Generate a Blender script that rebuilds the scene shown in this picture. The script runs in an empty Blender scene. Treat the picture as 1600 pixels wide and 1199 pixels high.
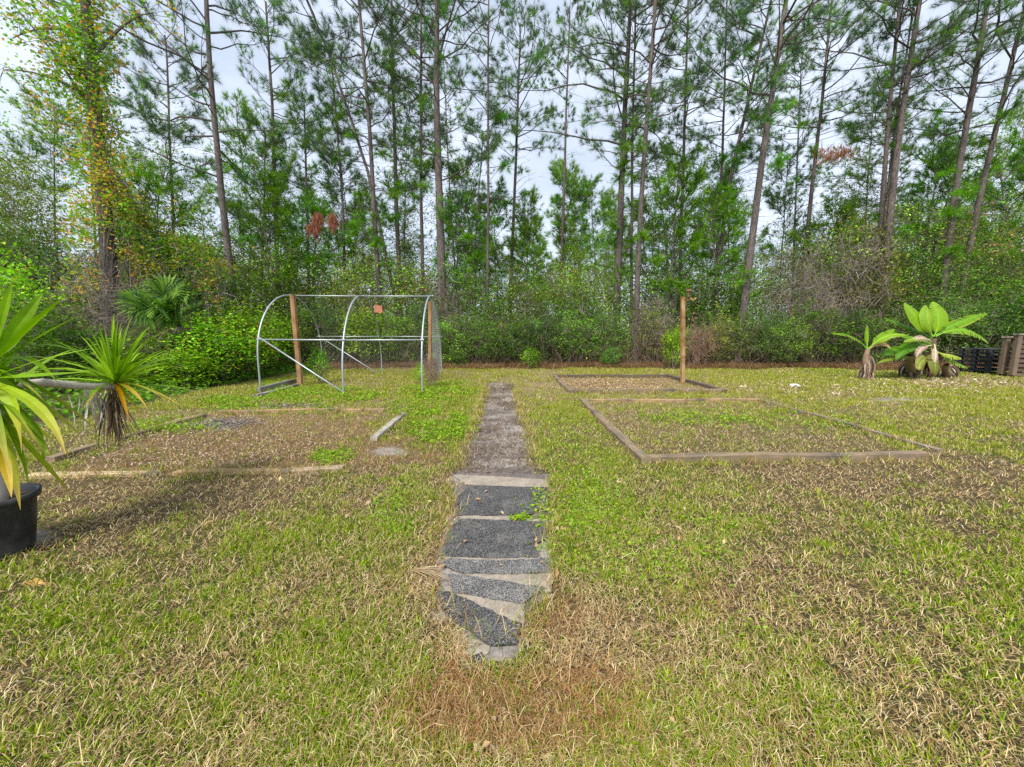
import bpy, math, random
import numpy as np
from mathutils import Vector, Matrix

# ------------------------------------------------------------------ camera, sky, sun, exposure
scene = bpy.context.scene
FPX, CAMH, PITCH = 600.0, 1.5, math.atan(80.0 / 600.0)
cd = bpy.data.cameras.new('camera')
cd.sensor_width = 36.0
cd.lens = 36.0 * FPX / 1600.0
cd.clip_start = 0.02
cd.clip_end = 2000.0
cam = bpy.data.objects.new('camera', cd)
scene.collection.objects.link(cam)
cam.location = (0, 0, CAMH)
cam.rotation_euler = (math.pi / 2 - PITCH, 0, 0)
scene.camera = cam

SUN_EL, SUN_AZ = math.radians(52), math.radians(205)      # high, soft, from behind the camera
world = bpy.data.worlds.new('World')
scene.world = world
world.use_nodes = True
wn = world.node_tree
for n in list(wn.nodes): wn.nodes.remove(n)
def N(t, kind, **kw):
    n = t.nodes.new(kind)
    for k, v in kw.items():
        if k == 'loc': continue
        setattr(n, k, v)
    return n
out = N(wn, 'ShaderNodeOutputWorld')
sky = N(wn, 'ShaderNodeTexSky', sky_type='NISHITA')
sky.sun_disc = False
sky.sun_elevation = SUN_EL
sky.sun_rotation = SUN_AZ
bgs = N(wn, 'ShaderNodeBackground'); bgs.inputs[1].default_value = 0.09
wn.links.new(sky.outputs[0], bgs.inputs[0])
tc = N(wn, 'ShaderNodeTexCoord')
mp = N(wn, 'ShaderNodeMapping'); mp.inputs['Scale'].default_value = (1, 1, 2.2)
wn.links.new(tc.outputs['Generated'], mp.inputs[0])
nz = N(wn, 'ShaderNodeTexNoise'); nz.inputs['Scale'].default_value = 3.2; nz.inputs['Detail'].default_value = 7; nz.inputs['Roughness'].default_value = 0.55
wn.links.new(mp.outputs[0], nz.inputs[0])
cr = N(wn, 'ShaderNodeValToRGB')
cr.color_ramp.elements[0].position = 0.33; cr.color_ramp.elements[0].color = (0.44, 0.50, 0.61, 1)
cr.color_ramp.elements[1].position = 0.68; cr.color_ramp.elements[1].color = (0.64, 0.70, 0.81, 1)
wn.links.new(nz.outputs[0], cr.inputs[0])
bgc = N(wn, 'ShaderNodeBackground'); bgc.inputs[1].default_value = 0.54
wn.links.new(cr.outputs[0], bgc.inputs[0])
mx = N(wn, 'ShaderNodeMixShader'); mx.inputs[0].default_value = 0.9
wn.links.new(bgs.outputs[0], mx.inputs[1]); wn.links.new(bgc.outputs[0], mx.inputs[2])
wn.links.new(mx.outputs[0], out.inputs[0])

sd = bpy.data.lights.new('sun', 'SUN')
sd.energy = 1.5
sd.angle = math.radians(13)
sd.color = (1.0, 0.94, 0.84)
sun = bpy.data.objects.new('sun', sd)
scene.collection.objects.link(sun)
sdir = Vector((math.sin(SUN_AZ) * math.cos(SUN_EL), math.cos(SUN_AZ) * math.cos(SUN_EL), math.sin(SUN_EL)))
sun.rotation_euler = (-sdir).to_track_quat('-Z', 'Y').to_euler()
sun.location = (0, 0, 30)

scene.view_settings.view_transform = 'Standard'
scene.view_settings.look = 'None'
scene.view_settings.exposure = 1.6
scene.view_settings.gamma = 1.0
scene.render.engine = 'CYCLES'
cy = scene.cycles
cy.max_bounces = 6; cy.diffuse_bounces = 4; cy.glossy_bounces = 2; cy.transmission_bounces = 4
cy.use_denoising = False
cy.sample_clamp_indirect = 5

# ------------------------------------------------------------------ helpers: projection
CP, SP = math.cos(PITCH), math.sin(PITCH)
def ray(px, py):
    u = (px - 800.0) / FPX; v = (599.5 - py) / FPX
    return np.array([u, CP + v * SP, -SP + v * CP])
def at(px, py, Y):
    "the point seen at this place of the photo, Y metres in front of the camera"
    d = ray(px, py); t = Y / d[1]
    return np.array([d[0] * t, Y, CAMH + d[2] * t])
def gr(px, py, z=0.0):
    d = ray(px, py); t = (z - CAMH) / d[2]
    return np.array([d[0] * t, d[1] * t, z])
def proj(x, y, z):
    zz = z - CAMH
    f = y * CP - zz * SP; up = y * SP + zz * CP
    f = np.where(f > 0.05, f, 0.05)
    return 800 + FPX * x / f, 599.5 - FPX * up / f

# ------------------------------------------------------------------ helpers: noise
def _h(ix, iy, s):
    n = (ix.astype(np.int64) * 374761393 + iy.astype(np.int64) * 668265263 + s * 982451653) & 0x7fffffff
    n = ((n ^ (n >> 13)) * 1274126177) & 0x7fffffff
    return ((n ^ (n >> 16)) & 0xffff) / 65535.0
def vnoise(x, y, s=0):
    ix = np.floor(x); iy = np.floor(y); fx = x - ix; fy = y - iy
    fx = fx * fx * (3 - 2 * fx); fy = fy * fy * (3 - 2 * fy)
    a = _h(ix, iy, s); b = _h(ix + 1, iy, s); c = _h(ix, iy + 1, s); d = _h(ix + 1, iy + 1, s)
    return (a * (1 - fx) + b * fx) * (1 - fy) + (c * (1 - fx) + d * fx) * fy
def fbm(x, y, s=0, o=4):
    r = 0; a = 0.5; t = 0
    for i in range(o):
        r = r + a * vnoise(x * 2 ** i + 17.3 * i, y * 2 ** i - 9.1 * i, s + i); t += a; a *= 0.55
    return r / t
def sstep(a, b, x):
    t = np.clip((x - a) / (b - a), 0, 1); return t * t * (3 - 2 * t)

# ------------------------------------------------------------------ helpers: meshes
class Soup:
    def __init__(s): s.v = []; s.f = {3: [], 4: []}; s.c = []; s.n = 0
    def add(s, v, f, c):
        v = np.asarray(v, float).reshape(-1, 3); f = np.asarray(f, int)
        c = np.asarray(c, float)
        if c.ndim == 1: c = np.tile(c, (len(v), 1))
        s.v.append(v); s.f[f.shape[1]].append(f + s.n); s.c.append(c); s.n += len(v)
    def addmix(s, v, q, t, c):
        v = np.asarray(v, float).reshape(-1, 3)
        c = np.asarray(c, float)
        if c.ndim == 1: c = np.tile(c, (len(v), 1))
        s.v.append(v); s.c.append(c)
        if len(q): s.f[4].append(np.asarray(q, int) + s.n)
        if len(t): s.f[3].append(np.asarray(t, int) + s.n)
        s.n += len(v)
    def merge(s, o, loc=(0, 0, 0), rz=0, sc=1):
        for k in (3, 4):
            for f in o.f[k]: s.f[k].append(f + s.n)
        v = np.concatenate(o.v) * sc
        c_, s_ = math.cos(rz), math.sin(rz)
        w = np.stack([v[:, 0] * c_ - v[:, 1] * s_ + loc[0], v[:, 0] * s_ + v[:, 1] * c_ + loc[1], v[:, 2] + loc[2]], 1)
        s.v.append(w); s.c.append(np.concatenate(o.c)); s.n += o.n
    def mesh(s, name, mat, smooth=False):
        me = bpy.data.meshes.new(name)
        v = np.concatenate(s.v).astype(np.float32); c = np.concatenate(s.c)
        q = np.concatenate(s.f[4]) if s.f[4] else np.zeros((0, 4), int)
        t = np.concatenate(s.f[3]) if s.f[3] else np.zeros((0, 3), int)
        me.vertices.add(len(v)); me.vertices.foreach_set('co', v.ravel())
        nl = q.size + t.size
        me.loops.add(nl); me.loops.foreach_set('vertex_index', np.concatenate([q.ravel(), t.ravel()]).astype(np.int32))
        me.polygons.add(len(q) + len(t))
        ls = np.concatenate([np.arange(len(q)) * 4, q.size + np.arange(len(t)) * 3]).astype(np.int32)
        me.polygons.foreach_set('loop_start', ls)
        me.update(calc_edges=True)
        me.polygons.foreach_set('use_smooth', np.full(len(q) + len(t), smooth))
        ca = me.color_attributes.new('col', 'FLOAT_COLOR', 'POINT')
        ca.data.foreach_set('color', np.concatenate([c, np.ones((len(c), 1))], 1).astype(np.float32).ravel())
        me.materials.append(mat)
        me.update()
        return me
    def build(s, name, mat, parent=None, smooth=False, origin=None):
        if origin is not None:
            s.v = [np.concatenate(s.v) - np.asarray(origin, float)]
            s.c = [np.concatenate(s.c)]
        o = bpy.data.objects.new(name, s.mesh(name, mat, smooth))
        scene.collection.objects.link(o)
        if origin is not None: o.location = origin
        if parent is not None: o.parent = parent
        return o
def nrm(v):
    return v / np.maximum(np.linalg.norm(v, axis=-1, keepdims=True), 1e-9)
def tube(s, pts, rad, sides=6, col=(1, 1, 1), jitter=0, cap=False):
    pts = np.asarray(pts, float); K = len(pts)
    rad = np.asarray(rad, float) * np.ones(K)
    tan = nrm(np.gradient(pts, axis=0))
    cand = np.array([[0, 0, 1.0], [1.0, 0, 0], [0, 1.0, 0]]); ref = cand[np.argmin(np.abs(tan @ cand.T).max(0))]
    a = nrm(np.cross(tan, ref)); b = np.cross(tan, a)
    th = np.arange(sides) / sides * 2 * math.pi
    r = rad[:, None] * np.ones((K, sides))
    if jitter: r = r * (1 + jitter * (np.random.rand(K, sides) - .5))
    v = pts[:, None, :] + r[..., None] * (np.cos(th)[None, :, None] * a[:, None, :] + np.sin(th)[None, :, None] * b[:, None, :])
    i = np.arange(K - 1)[:, None] * sides; j = np.arange(sides)[None, :]; jn = (j + 1) % sides
    f = np.stack([i + j, i + jn, i + sides + jn, i + sides + j], -1).reshape(-1, 4)
    c = np.asarray(col, float)
    if c.ndim == 2: c = np.repeat(c, sides, 0)
    v = v.reshape(-1, 3)
    if cap:
        v = np.concatenate([v, pts[[0]], pts[[-1]]]); m = K * sides
        jj = np.arange(sides); jn = (jj + 1) % sides
        t = np.concatenate([np.stack([np.full(sides, m), jn, jj], 1), np.stack([np.full(sides, m + 1), (K - 1) * sides + jj, (K - 1) * sides + jn], 1)])
        if c.ndim == 2: c = np.concatenate([c, c[[0]], c[[-1]]])
        s.addmix(v, f, t, c)
    else:
        s.add(v, f, c)
def tris3(s, pts, rad, col):
    "many thin two-segment twigs at once: pts (N,3,3), rad (N,)"
    pts = np.asarray(pts, float); n = len(pts)
    if not n: return
    d = nrm(pts[:, 2] - pts[:, 0])
    a = nrm(np.cross(d, np.random.randn(n, 3))); b = np.cross(d, a)
    V = []
    for k, m in ((0, 1.0), (1, 0.7)):
        for q in range(3):
            t = q * 2.0944
            V.append(pts[:, k] + (rad * m)[:, None] * (math.cos(t) * a + math.sin(t) * b))
    V.append(pts[:, 2])
    V = np.stack(V, 1)
    o = np.arange(n)[:, None] * 7
    q = np.concatenate([o + np.array([[i, (i + 1) % 3, 3 + (i + 1) % 3, 3 + i]]) for i in range(3)])
    t = np.concatenate([o + np.array([[3 + i, 3 + (i + 1) % 3, 6]]) for i in range(3)])
    c = np.asarray(col, float)
    if c.ndim == 2: c = np.repeat(c, 7, 0)
    s.addmix(V.reshape(-1, 3), q, t, c)
def leaves(s, P, size, col, up=0.3, aspect=0.5, droop=0.0):
    "diamond leaves, folded along the midrib"
    n = len(P)
    if not n: return
    d = np.random.randn(n, 3); d[:, 2] = d[:, 2] * 0.6 - droop; d = nrm(d)
    m = np.random.randn(n, 3); m[:, 2] = abs(m[:, 2]) + up * 2; m = nrm(m)
    a = nrm(np.cross(d, m)); m = np.cross(a, d)
    L = (np.asarray(size) * (0.65 + 0.7 * np.random.rand(n)))[:, None]
    W = L * aspect * 0.5
    v = np.stack([P - d * L * .5, P - d * L * .05 + a * W + m * W * .35, P + d * L * .5 - m * L * .06, P - d * L * .05 - a * W + m * W * .35], 1)
    o = np.arange(n)[:, None] * 4
    t = np.concatenate([o + np.array([[0, 1, 2]]), o + np.array([[0, 2, 3]])])
    s.add(v.reshape(-1, 3), t, np.repeat(col, 4, 0))
def blades(s, P, L, w, lean, col, az=None, tipc=None):
    n = len(P)
    if az is None: az = np.random.rand(n) * 2 * math.pi
    h = np.stack([np.cos(az), np.sin(az), np.zeros(n)], 1)
    sd_ = np.stack([-np.sin(az), np.cos(az), np.zeros(n)], 1)
    ra = np.random.rand(n) * 2 * math.pi
    sd_ = nrm(sd_ * np.cos(ra)[:, None] + h * np.sin(ra)[:, None] * 0.6 + 1e-4)
    L = L[:, None]; w = w[:, None]
    l1 = lean * 0.6; l2 = np.minimum(lean * 1.25, 1.62)
    mid = P + (h * np.sin(l1)[:, None] + np.array([0, 0, 1.0]) * np.cos(l1)[:, None]) * L * .55
    tip = mid + (h * np.sin(l2)[:, None] + np.array([0, 0, 1.0]) * np.cos(l2)[:, None]) * L * .45
    v = np.stack([P - sd_ * w * .5, P + sd_ * w * .5, mid + sd_ * w * .42, mid - sd_ * w * .42, tip], 1)
    v[..., 2] = np.maximum(v[..., 2], 0.002)
    o = np.arange(n)[:, None] * 5
    s.addmix(v.reshape(-1, 3), o + np.array([[0, 1, 2, 3]]), o + np.array([[3, 2, 4]]), np.repeat(col, 5, 0))
def box(s, c, d, col=(1, 1, 1), R=None, jit=0.0, bev=0.0):
    c = np.asarray(c, float); h = np.asarray(d, float) / 2
    if bev:
        b = min(bev, h.min() * .6)
        # an octagonal profile along the longest axis
        ax = int(np.argmax(h)); o1, o2 = [i for i in range(3) if i != ax]
        prof = [(h[o1], h[o2] - b), (h[o1] - b, h[o2]), (-h[o1] + b, h[o2]), (-h[o1], h[o2] - b), (-h[o1], -h[o2] + b), (-h[o1] + b, -h[o2]), (h[o1] - b, -h[o2]), (h[o1], -h[o2] + b)]
        V = []
        segs = [-h[ax], -h[ax] + b] + ([-h[ax] * .33, h[ax] * .33] if h[ax] > .3 else []) + [h[ax] - b, h[ax]]
        for k, t in enumerate(segs):
            m = 1 - (b / h[[o1, o2]].max() if k in (0, len(segs) - 1) else 0)
            for p, q in prof:
                v = np.zeros(3); v[ax] = t; v[o1] = p * m; v[o2] = q * m; V.append(v)
        V = np.array(V); m = len(segs)
        if jit: V[8:-8] += (np.random.rand(8 * m - 16, 3) - .5) * jit
        F = [[k * 8 + i, k * 8 + (i + 1) % 8, k * 8 + 8 + (i + 1) % 8, k * 8 + 8 + i] for k in range(m - 1) for i in range(8)]
        F += [[e + 0, e + 1, e + 2, e + 3] for e in (0, (m - 1) * 8)] + [[e + 0, e + 3, e + 4, e + 7] for e in (0, (m - 1) * 8)] + [[e + 4, e + 5, e + 6, e + 7] for e in (0, (m - 1) * 8)]
        F = np.array(F)
    else:
        V = np.array([[x, y, z] for x in (-1, 1) for y in (-1, 1) for z in (-1, 1)]) * h
        F = np.array([[0, 1, 3, 2], [4, 6, 7, 5], [0, 4, 5, 1], [2, 3, 7, 6], [0, 2, 6, 4], [1, 5, 7, 3]])
        if jit: V += (np.random.rand(8, 3) - .5) * jit
    if R is not None: V = V @ np.asarray(R).T
    s.add(V + c, F, col)

def tag(o, label=None, cat=None, group=None, kind=None):
    if label: o['label'] = label
    if cat: o['category'] = cat
    if group: o['group'] = group
    if kind: o['kind'] = kind
    return o
def empty(name, loc=(0, 0, 0), rz=0):
    o = bpy.data.objects.new(name, None); scene.collection.objects.link(o)
    o.location = loc; o.rotation_euler = (0, 0, rz); o.empty_display_size = 0.2
    return o
def copy_tree(o, parent=None):
    c = o.copy(); scene.collection.objects.link(c); c.parent = parent
    for ch in [x for x in scene.objects if x.parent == o]: copy_tree(ch, c)
    return c

# ------------------------------------------------------------------ materials
def newmat(name):
    m = bpy.data.materials.new(name); m.use_nodes = True
    t = m.node_tree
    for n in list(t.nodes): t.nodes.remove(n)
    return m, t
def leaf_material(name, sat=1.0, vc=1.0, hc=0.5, trans=0.3, rough=0.55, spec=0.25, hue=0.02, val=0.25, noise=0.0, tcol=(1.1, 1.25, 0.5)):
    m, t = newmat(name)
    o = N(t, 'ShaderNodeOutputMaterial'); p = N(t, 'ShaderNodeBsdfPrincipled')
    p.inputs['Roughness'].default_value = rough; p.inputs['Specular IOR Level'].default_value = spec
    a = N(t, 'ShaderNodeVertexColor', layer_name='col')
    oi = N(t, 'ShaderNodeObjectInfo')
    hs = N(t, 'ShaderNodeHueSaturation')
    mr = N(t, 'ShaderNodeMapRange'); mr.inputs[3].default_value = hc - hue; mr.inputs[4].default_value = hc + hue; hs.inputs['Saturation'].default_value = sat
    t.links.new(oi.outputs['Random'], mr.inputs[0]); t.links.new(mr.outputs[0], hs.inputs['Hue'])
    m2 = N(t, 'ShaderNodeMath', operation='MULTIPLY'); m2.inputs[1].default_value = 7.31
    m3 = N(t, 'ShaderNodeMath', operation='FRACT')
    mr2 = N(t, 'ShaderNodeMapRange'); mr2.inputs[3].default_value = vc * (1 - val); mr2.inputs[4].default_value = vc * (1 + val)
    t.links.new(oi.outputs['Random'], m2.inputs[0]); t.links.new(m2.outputs[0], m3.inputs[0]); t.links.new(m3.outputs[0], mr2.inputs[0])
    t.links.new(mr2.outputs[0], hs.inputs['Value']); t.links.new(a.outputs[0], hs.inputs['Color'])
    src = hs.outputs[0]
    if noise:
        tx = N(t, 'ShaderNodeTexCoord'); nn = N(t, 'ShaderNodeTexNoise'); nn.inputs['Scale'].default_value = 25; nn.inputs['Detail'].default_value = 4
        t.links.new(tx.outputs['Object'], nn.inputs[0])
        mr3 = N(t, 'ShaderNodeMapRange'); mr3.inputs[3].default_value = 1 - noise; mr3.inputs[4].default_value = 1 + noise
        t.links.new(nn.outputs[0], mr3.inputs[0])
        mm = N(t, 'ShaderNodeVectorMath', operation='SCALE'); t.links.new(src, mm.inputs[0]); t.links.new(mr3.outputs[0], mm.inputs['Scale'])
        src = mm.outputs[0]
    t.links.new(src, p.inputs['Base Color'])
    tr = N(t, 'ShaderNodeBsdfTranslucent')
    tm = N(t, 'ShaderNodeVectorMath', operation='MULTIPLY'); tm.inputs[1].default_value = tcol
    t.links.new(src, tm.inputs[0]); t.links.new(tm.outputs[0], tr.inputs[0])
    ms = N(t, 'ShaderNodeMixShader'); ms.inputs[0].default_value = trans
    t.links.new(p.outputs[0], ms.inputs[1]); t.links.new(tr.outputs[0], ms.inputs[2]); t.links.new(ms.outputs[0], o.inputs[0])
    return m
def solid(name, col=None, rough=0.8, metal=0.0, nscale=(8, 8, 8), amt=0.35, bump=0.3, bdist=0.01, second=None, sec_scale=2.0, spec=0.3, sec_lo=.45, sec_hi=.6):
    "attribute or fixed colour broken by stretched noise, with bump"
    m, t = newmat(name)
    o = N(t, 'ShaderNodeOutputMaterial'); p = N(t, 'ShaderNodeBsdfPrincipled'); t.links.new(p.outputs[0], o.inputs[0])
    p.inputs['Roughness'].default_value = rough; p.inputs['Metallic'].default_value = metal; p.inputs['Specular IOR Level'].default_value = spec
    if col is None: c0 = N(t, 'ShaderNodeVertexColor', layer_name='col').outputs[0]
    else:
        r = N(t, 'ShaderNodeRGB'); r.outputs[0].default_value = (*col, 1); c0 = r.outputs[0]
    tx = N(t, 'ShaderNodeTexCoord'); mp_ = N(t, 'ShaderNodeMapping'); mp_.inputs['Scale'].default_value = nscale
    t.links.new(tx.outputs['Object'], mp_.inputs[0])
    nn = N(t, 'ShaderNodeTexNoise'); nn.inputs['Scale'].default_value = 1; nn.inputs['Detail'].default_value = 8; nn.inputs['Roughness'].default_value = .65
    t.links.new(mp_.outputs[0], nn.inputs[0])
    mr = N(t, 'ShaderNodeMapRange'); mr.inputs[1].default_value = .25; mr.inputs[2].default_value = .75; mr.inputs[3].default_value = 1 - amt; mr.inputs[4].default_value = 1 + amt
    t.links.new(nn.outputs[0], mr.inputs[0])
    if second:
        n2 = N(t, 'ShaderNodeTexNoise'); n2.inputs['Scale'].default_value = sec_scale; n2.inputs['Detail'].default_value = 6
        t.links.new(tx.outputs['Object'], n2.inputs[0])
        m2 = N(t, 'ShaderNodeMapRange'); m2.inputs[1].default_value = sec_lo; m2.inputs[2].default_value = sec_hi
        t.links.new(n2.outputs[0], m2.inputs[0])
        mc = N(t, 'ShaderNodeMix', data_type='RGBA'); t.links.new(m2.outputs[0], mc.inputs[0]); t.links.new(c0, mc.inputs[6]); mc.inputs[7].default_value = (*second, 1)
        c0 = mc.outputs[2]
    sc = N(t, 'ShaderNodeVectorMath', operation='SCALE'); t.links.new(c0, sc.inputs[0]); t.links.new(mr.outputs[0], sc.inputs['Scale'])
    t.links.new(sc.outputs[0], p.inputs['Base Color'])
    if bump:
        b = N(t, 'ShaderNodeBump'); b.inputs['Strength'].default_value = bump; b.inputs['Distance'].default_value = bdist
        t.links.new(nn.outputs[0], b.inputs['Height']); t.links.new(b.outputs[0], p.inputs['Normal'])
    return m
M_needle = leaf_material('pine_needles', sat=1.12, vc=1.25, hc=.486, trans=.22, rough=.5, spec=.3, hue=.015, val=.15)
M_leaf = leaf_material('leaf_foliage', sat=1.08, vc=1.28, hc=.482, trans=.36, rough=.55, spec=.2, hue=.018, val=.38)
M_grass = leaf_material('grass_blades', sat=1.2, vc=1.08, trans=.25, rough=.6, spec=.2, hue=0, val=0)
M_yucca = leaf_material('strap_leaf', sat=1.15, vc=1.3, hc=.475, trans=.25, rough=.5, spec=.22, hue=0, val=0, noise=.22)
M_banana = leaf_material('banana_leaf', sat=1.12, vc=.98, hc=.487, trans=.42, rough=.42, spec=.45, hue=0, val=0, noise=.25, tcol=(1.2, 1.25, .4))
M_dry = leaf_material('dry_leaf', trans=.12, rough=.8, spec=.1, hue=0, val=0.1, noise=.3, tcol=(1, .9, .7))
M_bark = solid('pine_bark', None, .9, 0, (20, 20, 5.0), .75, 1.0, .04, second=(.12, .10, .09), sec_scale=1.3)
M_twig = solid('twig_bark', None, .9, 0, (10, 10, 10), .25, 0)
M_wood = solid('weathered_wood', None, .85, 0, (2, 30, 30), .38, .5, .004, second=(.13, .11, .09), sec_scale=2.6, sec_lo=.48, sec_hi=.68)
M_post = solid('post_wood', None, .8, 0, (30, 30, 2), .35, .4, .004, second=(.26, .13, .05), sec_scale=3)
M_galv = solid('galvanised_steel', (.44, .48, .50), .5, .6, (20, 20, 20), .2, .1, .001, spec=.5)
M_galv2 = solid('dull_steel_wire', (.24, .25, .25), .55, .5, (20, 20, 20), .2, 0, spec=.5)
M_pot = solid('black_plastic', (.022, .024, .027), .5, 0, (7, 7, 7), .5, .15, .002, second=(.06, .06, .058), sec_scale=6, spec=.45)
M_black = solid('dark_pallet_plastic', (.03, .034, .042), .55, 0, (7, 7, 7), .4, .1, .003, second=(.07, .075, .08), sec_scale=3)
M_orange = solid('faded_orange_plastic', (.55, .22, .13), .7, 0, (9, 9, 9), .3, .1, .002)
M_stem = solid('plant_stem', None, .8, 0, (18, 18, 6), .4, .5, .006)

def shingle_material(name, dark, light, dens, line=None, scale=260):
    m, t = newmat(name)
    o = N(t, 'ShaderNodeOutputMaterial'); p = N(t, 'ShaderNodeBsdfPrincipled'); t.links.new(p.outputs[0], o.inputs[0])
    p.inputs['Roughness'].default_value = .95; p.inputs['Specular IOR Level'].default_value = .15
    tx = N(t, 'ShaderNodeTexCoord')
    v = N(t, 'ShaderNodeTexVoronoi'); v.inputs['Scale'].default_value = scale
    t.links.new(tx.outputs['Object'], v.inputs[0])
    sp = N(t, 'ShaderNodeSeparateColor'); t.links.new(v.outputs['Color'], sp.inputs[0])
    mr = N(t, 'ShaderNodeMapRange'); mr.inputs[1].default_value = 1 - dens - .08; mr.inputs[2].default_value = 1 - dens + .08
    t.links.new(sp.outputs[0], mr.inputs[0])
    mc = N(t, 'ShaderNodeMix', data_type='RGBA'); mc.inputs[6].default_value = (*dark, 1); mc.inputs[7].default_value = (*light, 1)
    t.links.new(mr.outputs[0], mc.inputs[0])
    n2 = N(t, 'ShaderNodeTexNoise'); n2.inputs['Scale'].default_value = 7; n2.inputs['Detail'].default_value = 8; n2.inputs['Roughness'].default_value = .7
    t.links.new(tx.outputs['Object'], n2.inputs[0])
    m2 = N(t, 'ShaderNodeMapRange'); m2.inputs[1].default_value = .3; m2.inputs[2].default_value = .75; m2.inputs[3].default_value = .7; m2.inputs[4].default_value = 1.35
    t.links.new(n2.outputs[0], m2.inputs[0])
    sc = N(t, 'ShaderNodeVectorMath', operation='SCALE'); t.links.new(mc.outputs[2], sc.inputs[0]); t.links.new(m2.outputs[0], sc.inputs['Scale'])
    # sandy dust washed over it
    n3 = N(t, 'ShaderNodeTexNoise'); n3.inputs['Scale'].default_value = 4.2; n3.inputs['Detail'].default_value = 9; n3.inputs['Roughness'].default_value = .75
    t.links.new(tx.outputs['Object'], n3.inputs[0])
    m3 = N(t, 'ShaderNodeMapRange'); m3.inputs[1].default_value = .55; m3.inputs[2].default_value = .75; m3.inputs[4].default_value = .55
    t.links.new(n3.outputs[0], m3.inputs[0])
    m4 = N(t, 'ShaderNodeMix', data_type='RGBA'); m4.inputs[7].default_value = (.30, .26, .21, 1)
    t.links.new(m3.outputs[0], m4.inputs[0]); t.links.new(sc.outputs[0], m4.inputs[6])
    t.links.new(m4.outputs[2], p.inputs['Base Color'])
    b = N(t, 'ShaderNodeBump'); b.inputs['Strength'].default_value = .6; b.inputs['Distance'].default_value = .002
    t.links.new(v.outputs['Distance'], b.inputs['Height']); t.links.new(b.outputs[0], p.inputs['Normal'])
    return m
M_sh_dark = shingle_material('dark_shingle_grit', (.042, .041, .041), (.21, .205, .20), .30)
M_sh_mid = shingle_material('speckled_shingle_grit', (.06, .058, .056), (.28, .272, .262), .38)
M_sh_tan = shingle_material('tan_shingle_grit', (.25, .21, .165), (.40, .345, .28), .5, scale=320)

def ground_material():
    m, t = newmat('lawn_soil')
    o = N(t, 'ShaderNodeOutputMaterial'); p = N(t, 'ShaderNodeBsdfPrincipled'); t.links.new(p.outputs[0], o.inputs[0])
    p.inputs['Roughness'].default_value = 1; p.inputs['Specular IOR Level'].default_value = .1
    a = N(t, 'ShaderNodeVertexColor', layer_name='col'); tx = N(t, 'ShaderNodeTexCoord')
    n1 = N(t, 'ShaderNodeTexNoise'); n1.inputs['Scale'].default_value = 38; n1.inputs['Detail'].default_value = 8; n1.inputs['Roughness'].default_value = .8
    t.links.new(tx.outputs['Object'], n1.inputs[0])
    mr = N(t, 'ShaderNodeMapRange'); mr.inputs[1].default_value = .3; mr.inputs[2].default_value = .7; mr.inputs[3].default_value = .45; mr.inputs[4].default_value = 1.5
    t.links.new(n1.outputs[0], mr.inputs[0])
    sc = N(t, 'ShaderNodeVectorMath', operation='SCALE'); t.links.new(a.outputs[0], sc.inputs[0]); t.links.new(mr.outputs[0], sc.inputs['Scale'])
    t.links.new(sc.outputs[0], p.inputs['Base Color'])
    b = N(t, 'ShaderNodeBump'); b.inputs['Strength'].default_value = .8; b.inputs['Distance'].default_value = .015
    t.links.new(n1.outputs[0], b.inputs['Height']); t.links.new(b.outputs[0], p.inputs['Normal'])
    return m
M_ground = ground_material()

# ------------------------------------------------------------------ what covers the ground where
np.random.seed(7); random.seed(7)
SOIL = np.array([.105, .075, .048]); STRAW = np.array([.46, .37, .20]); BROWN = np.array([.25, .145, .075])
GREEN = np.array([.13, .21, .035]); SAND = np.array([.36, .33, .30]); RED = np.array([.23, .105, .05])
PATH_Y = [596, 620, 640, 670, 700, 735, 742, 800, 860, 930, 960, 1000, 1050]
PATH_L = [764, 752, 748, 738, 724, 716, 706, 716, 690, 684, 700, 730, 742]
PATH_R = [800, 808, 815, 822, 830, 838, 856, 858, 856, 862, 822, 812, 806]
# patches traced from the photo: centre, radii, strength ; + = greener, - = drier
PATCH = [(905, 800, 110, 60, .45), (1010, 860, 160, 50, .3), (640, 800, 70, 50, .35), (480, 860, 150, 50, .25), (500, 1040, 170, 70, .35),
         (150, 990, 180, 50, .25), (1250, 660, 110, 25, .3), (690, 630, 70, 32, .6), (500, 620, 100, 14, .5), (930, 640, 90, 20, .1), (1480, 650, 160, 30, .15),
         (520, 715, 40, 18, .4), (860, 910, 60, 60, .3), (1150, 1120, 200, 60, .2), (700, 1000, 60, 50, -.1), (900, 680, 60, 30, .2),
         (300, 770, 360, 34, -.45), (600, 715, 90, 30, -.7), (810, 1110, 150, 90, -.5), (60, 1090, 130, 60, -.35), (420, 760, 90, 30, -.4), (250, 1150, 150, 50, -.25),
         (1450, 745, 220, 40, -.45), (1230, 740, 160, 20, -.35), (880, 960, 60, 60, -.4), (700, 950, 50, 80, -.4), (1350, 880, 240, 80, -.12), (1000, 1000, 110, 60, -.25),
         (680, 830, 40, 120, -.25), (860, 600, 50, 20, -.4), (1500, 598, 140, 10, -.5), (880, 760, 35, 60, -.35), (560, 640, 60, 25, -.2), (120, 840, 120, 50, -.3)]
LEFTBED = [(75, 744), (320, 648), (634, 645), (540, 735)]
NEARBED = [(1010, 725), (912, 630), (1188, 630), (1448, 715)]
FARBED = [(893, 613), (867, 590), (1040, 590), (1128, 613)]
def inpoly(px, py, poly):
    r = np.zeros(px.shape, bool); n = len(poly)
    for i in range(n):
        x0, y0 = poly[i]; x1, y1 = poly[(i + 1) % n]
        c = ((y0 > py) != (y1 > py)) & (px < (x1 - x0) * (py - y0) / (y1 - y0 + 1e-9) + x0)
        r ^= c
    return r
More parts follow.
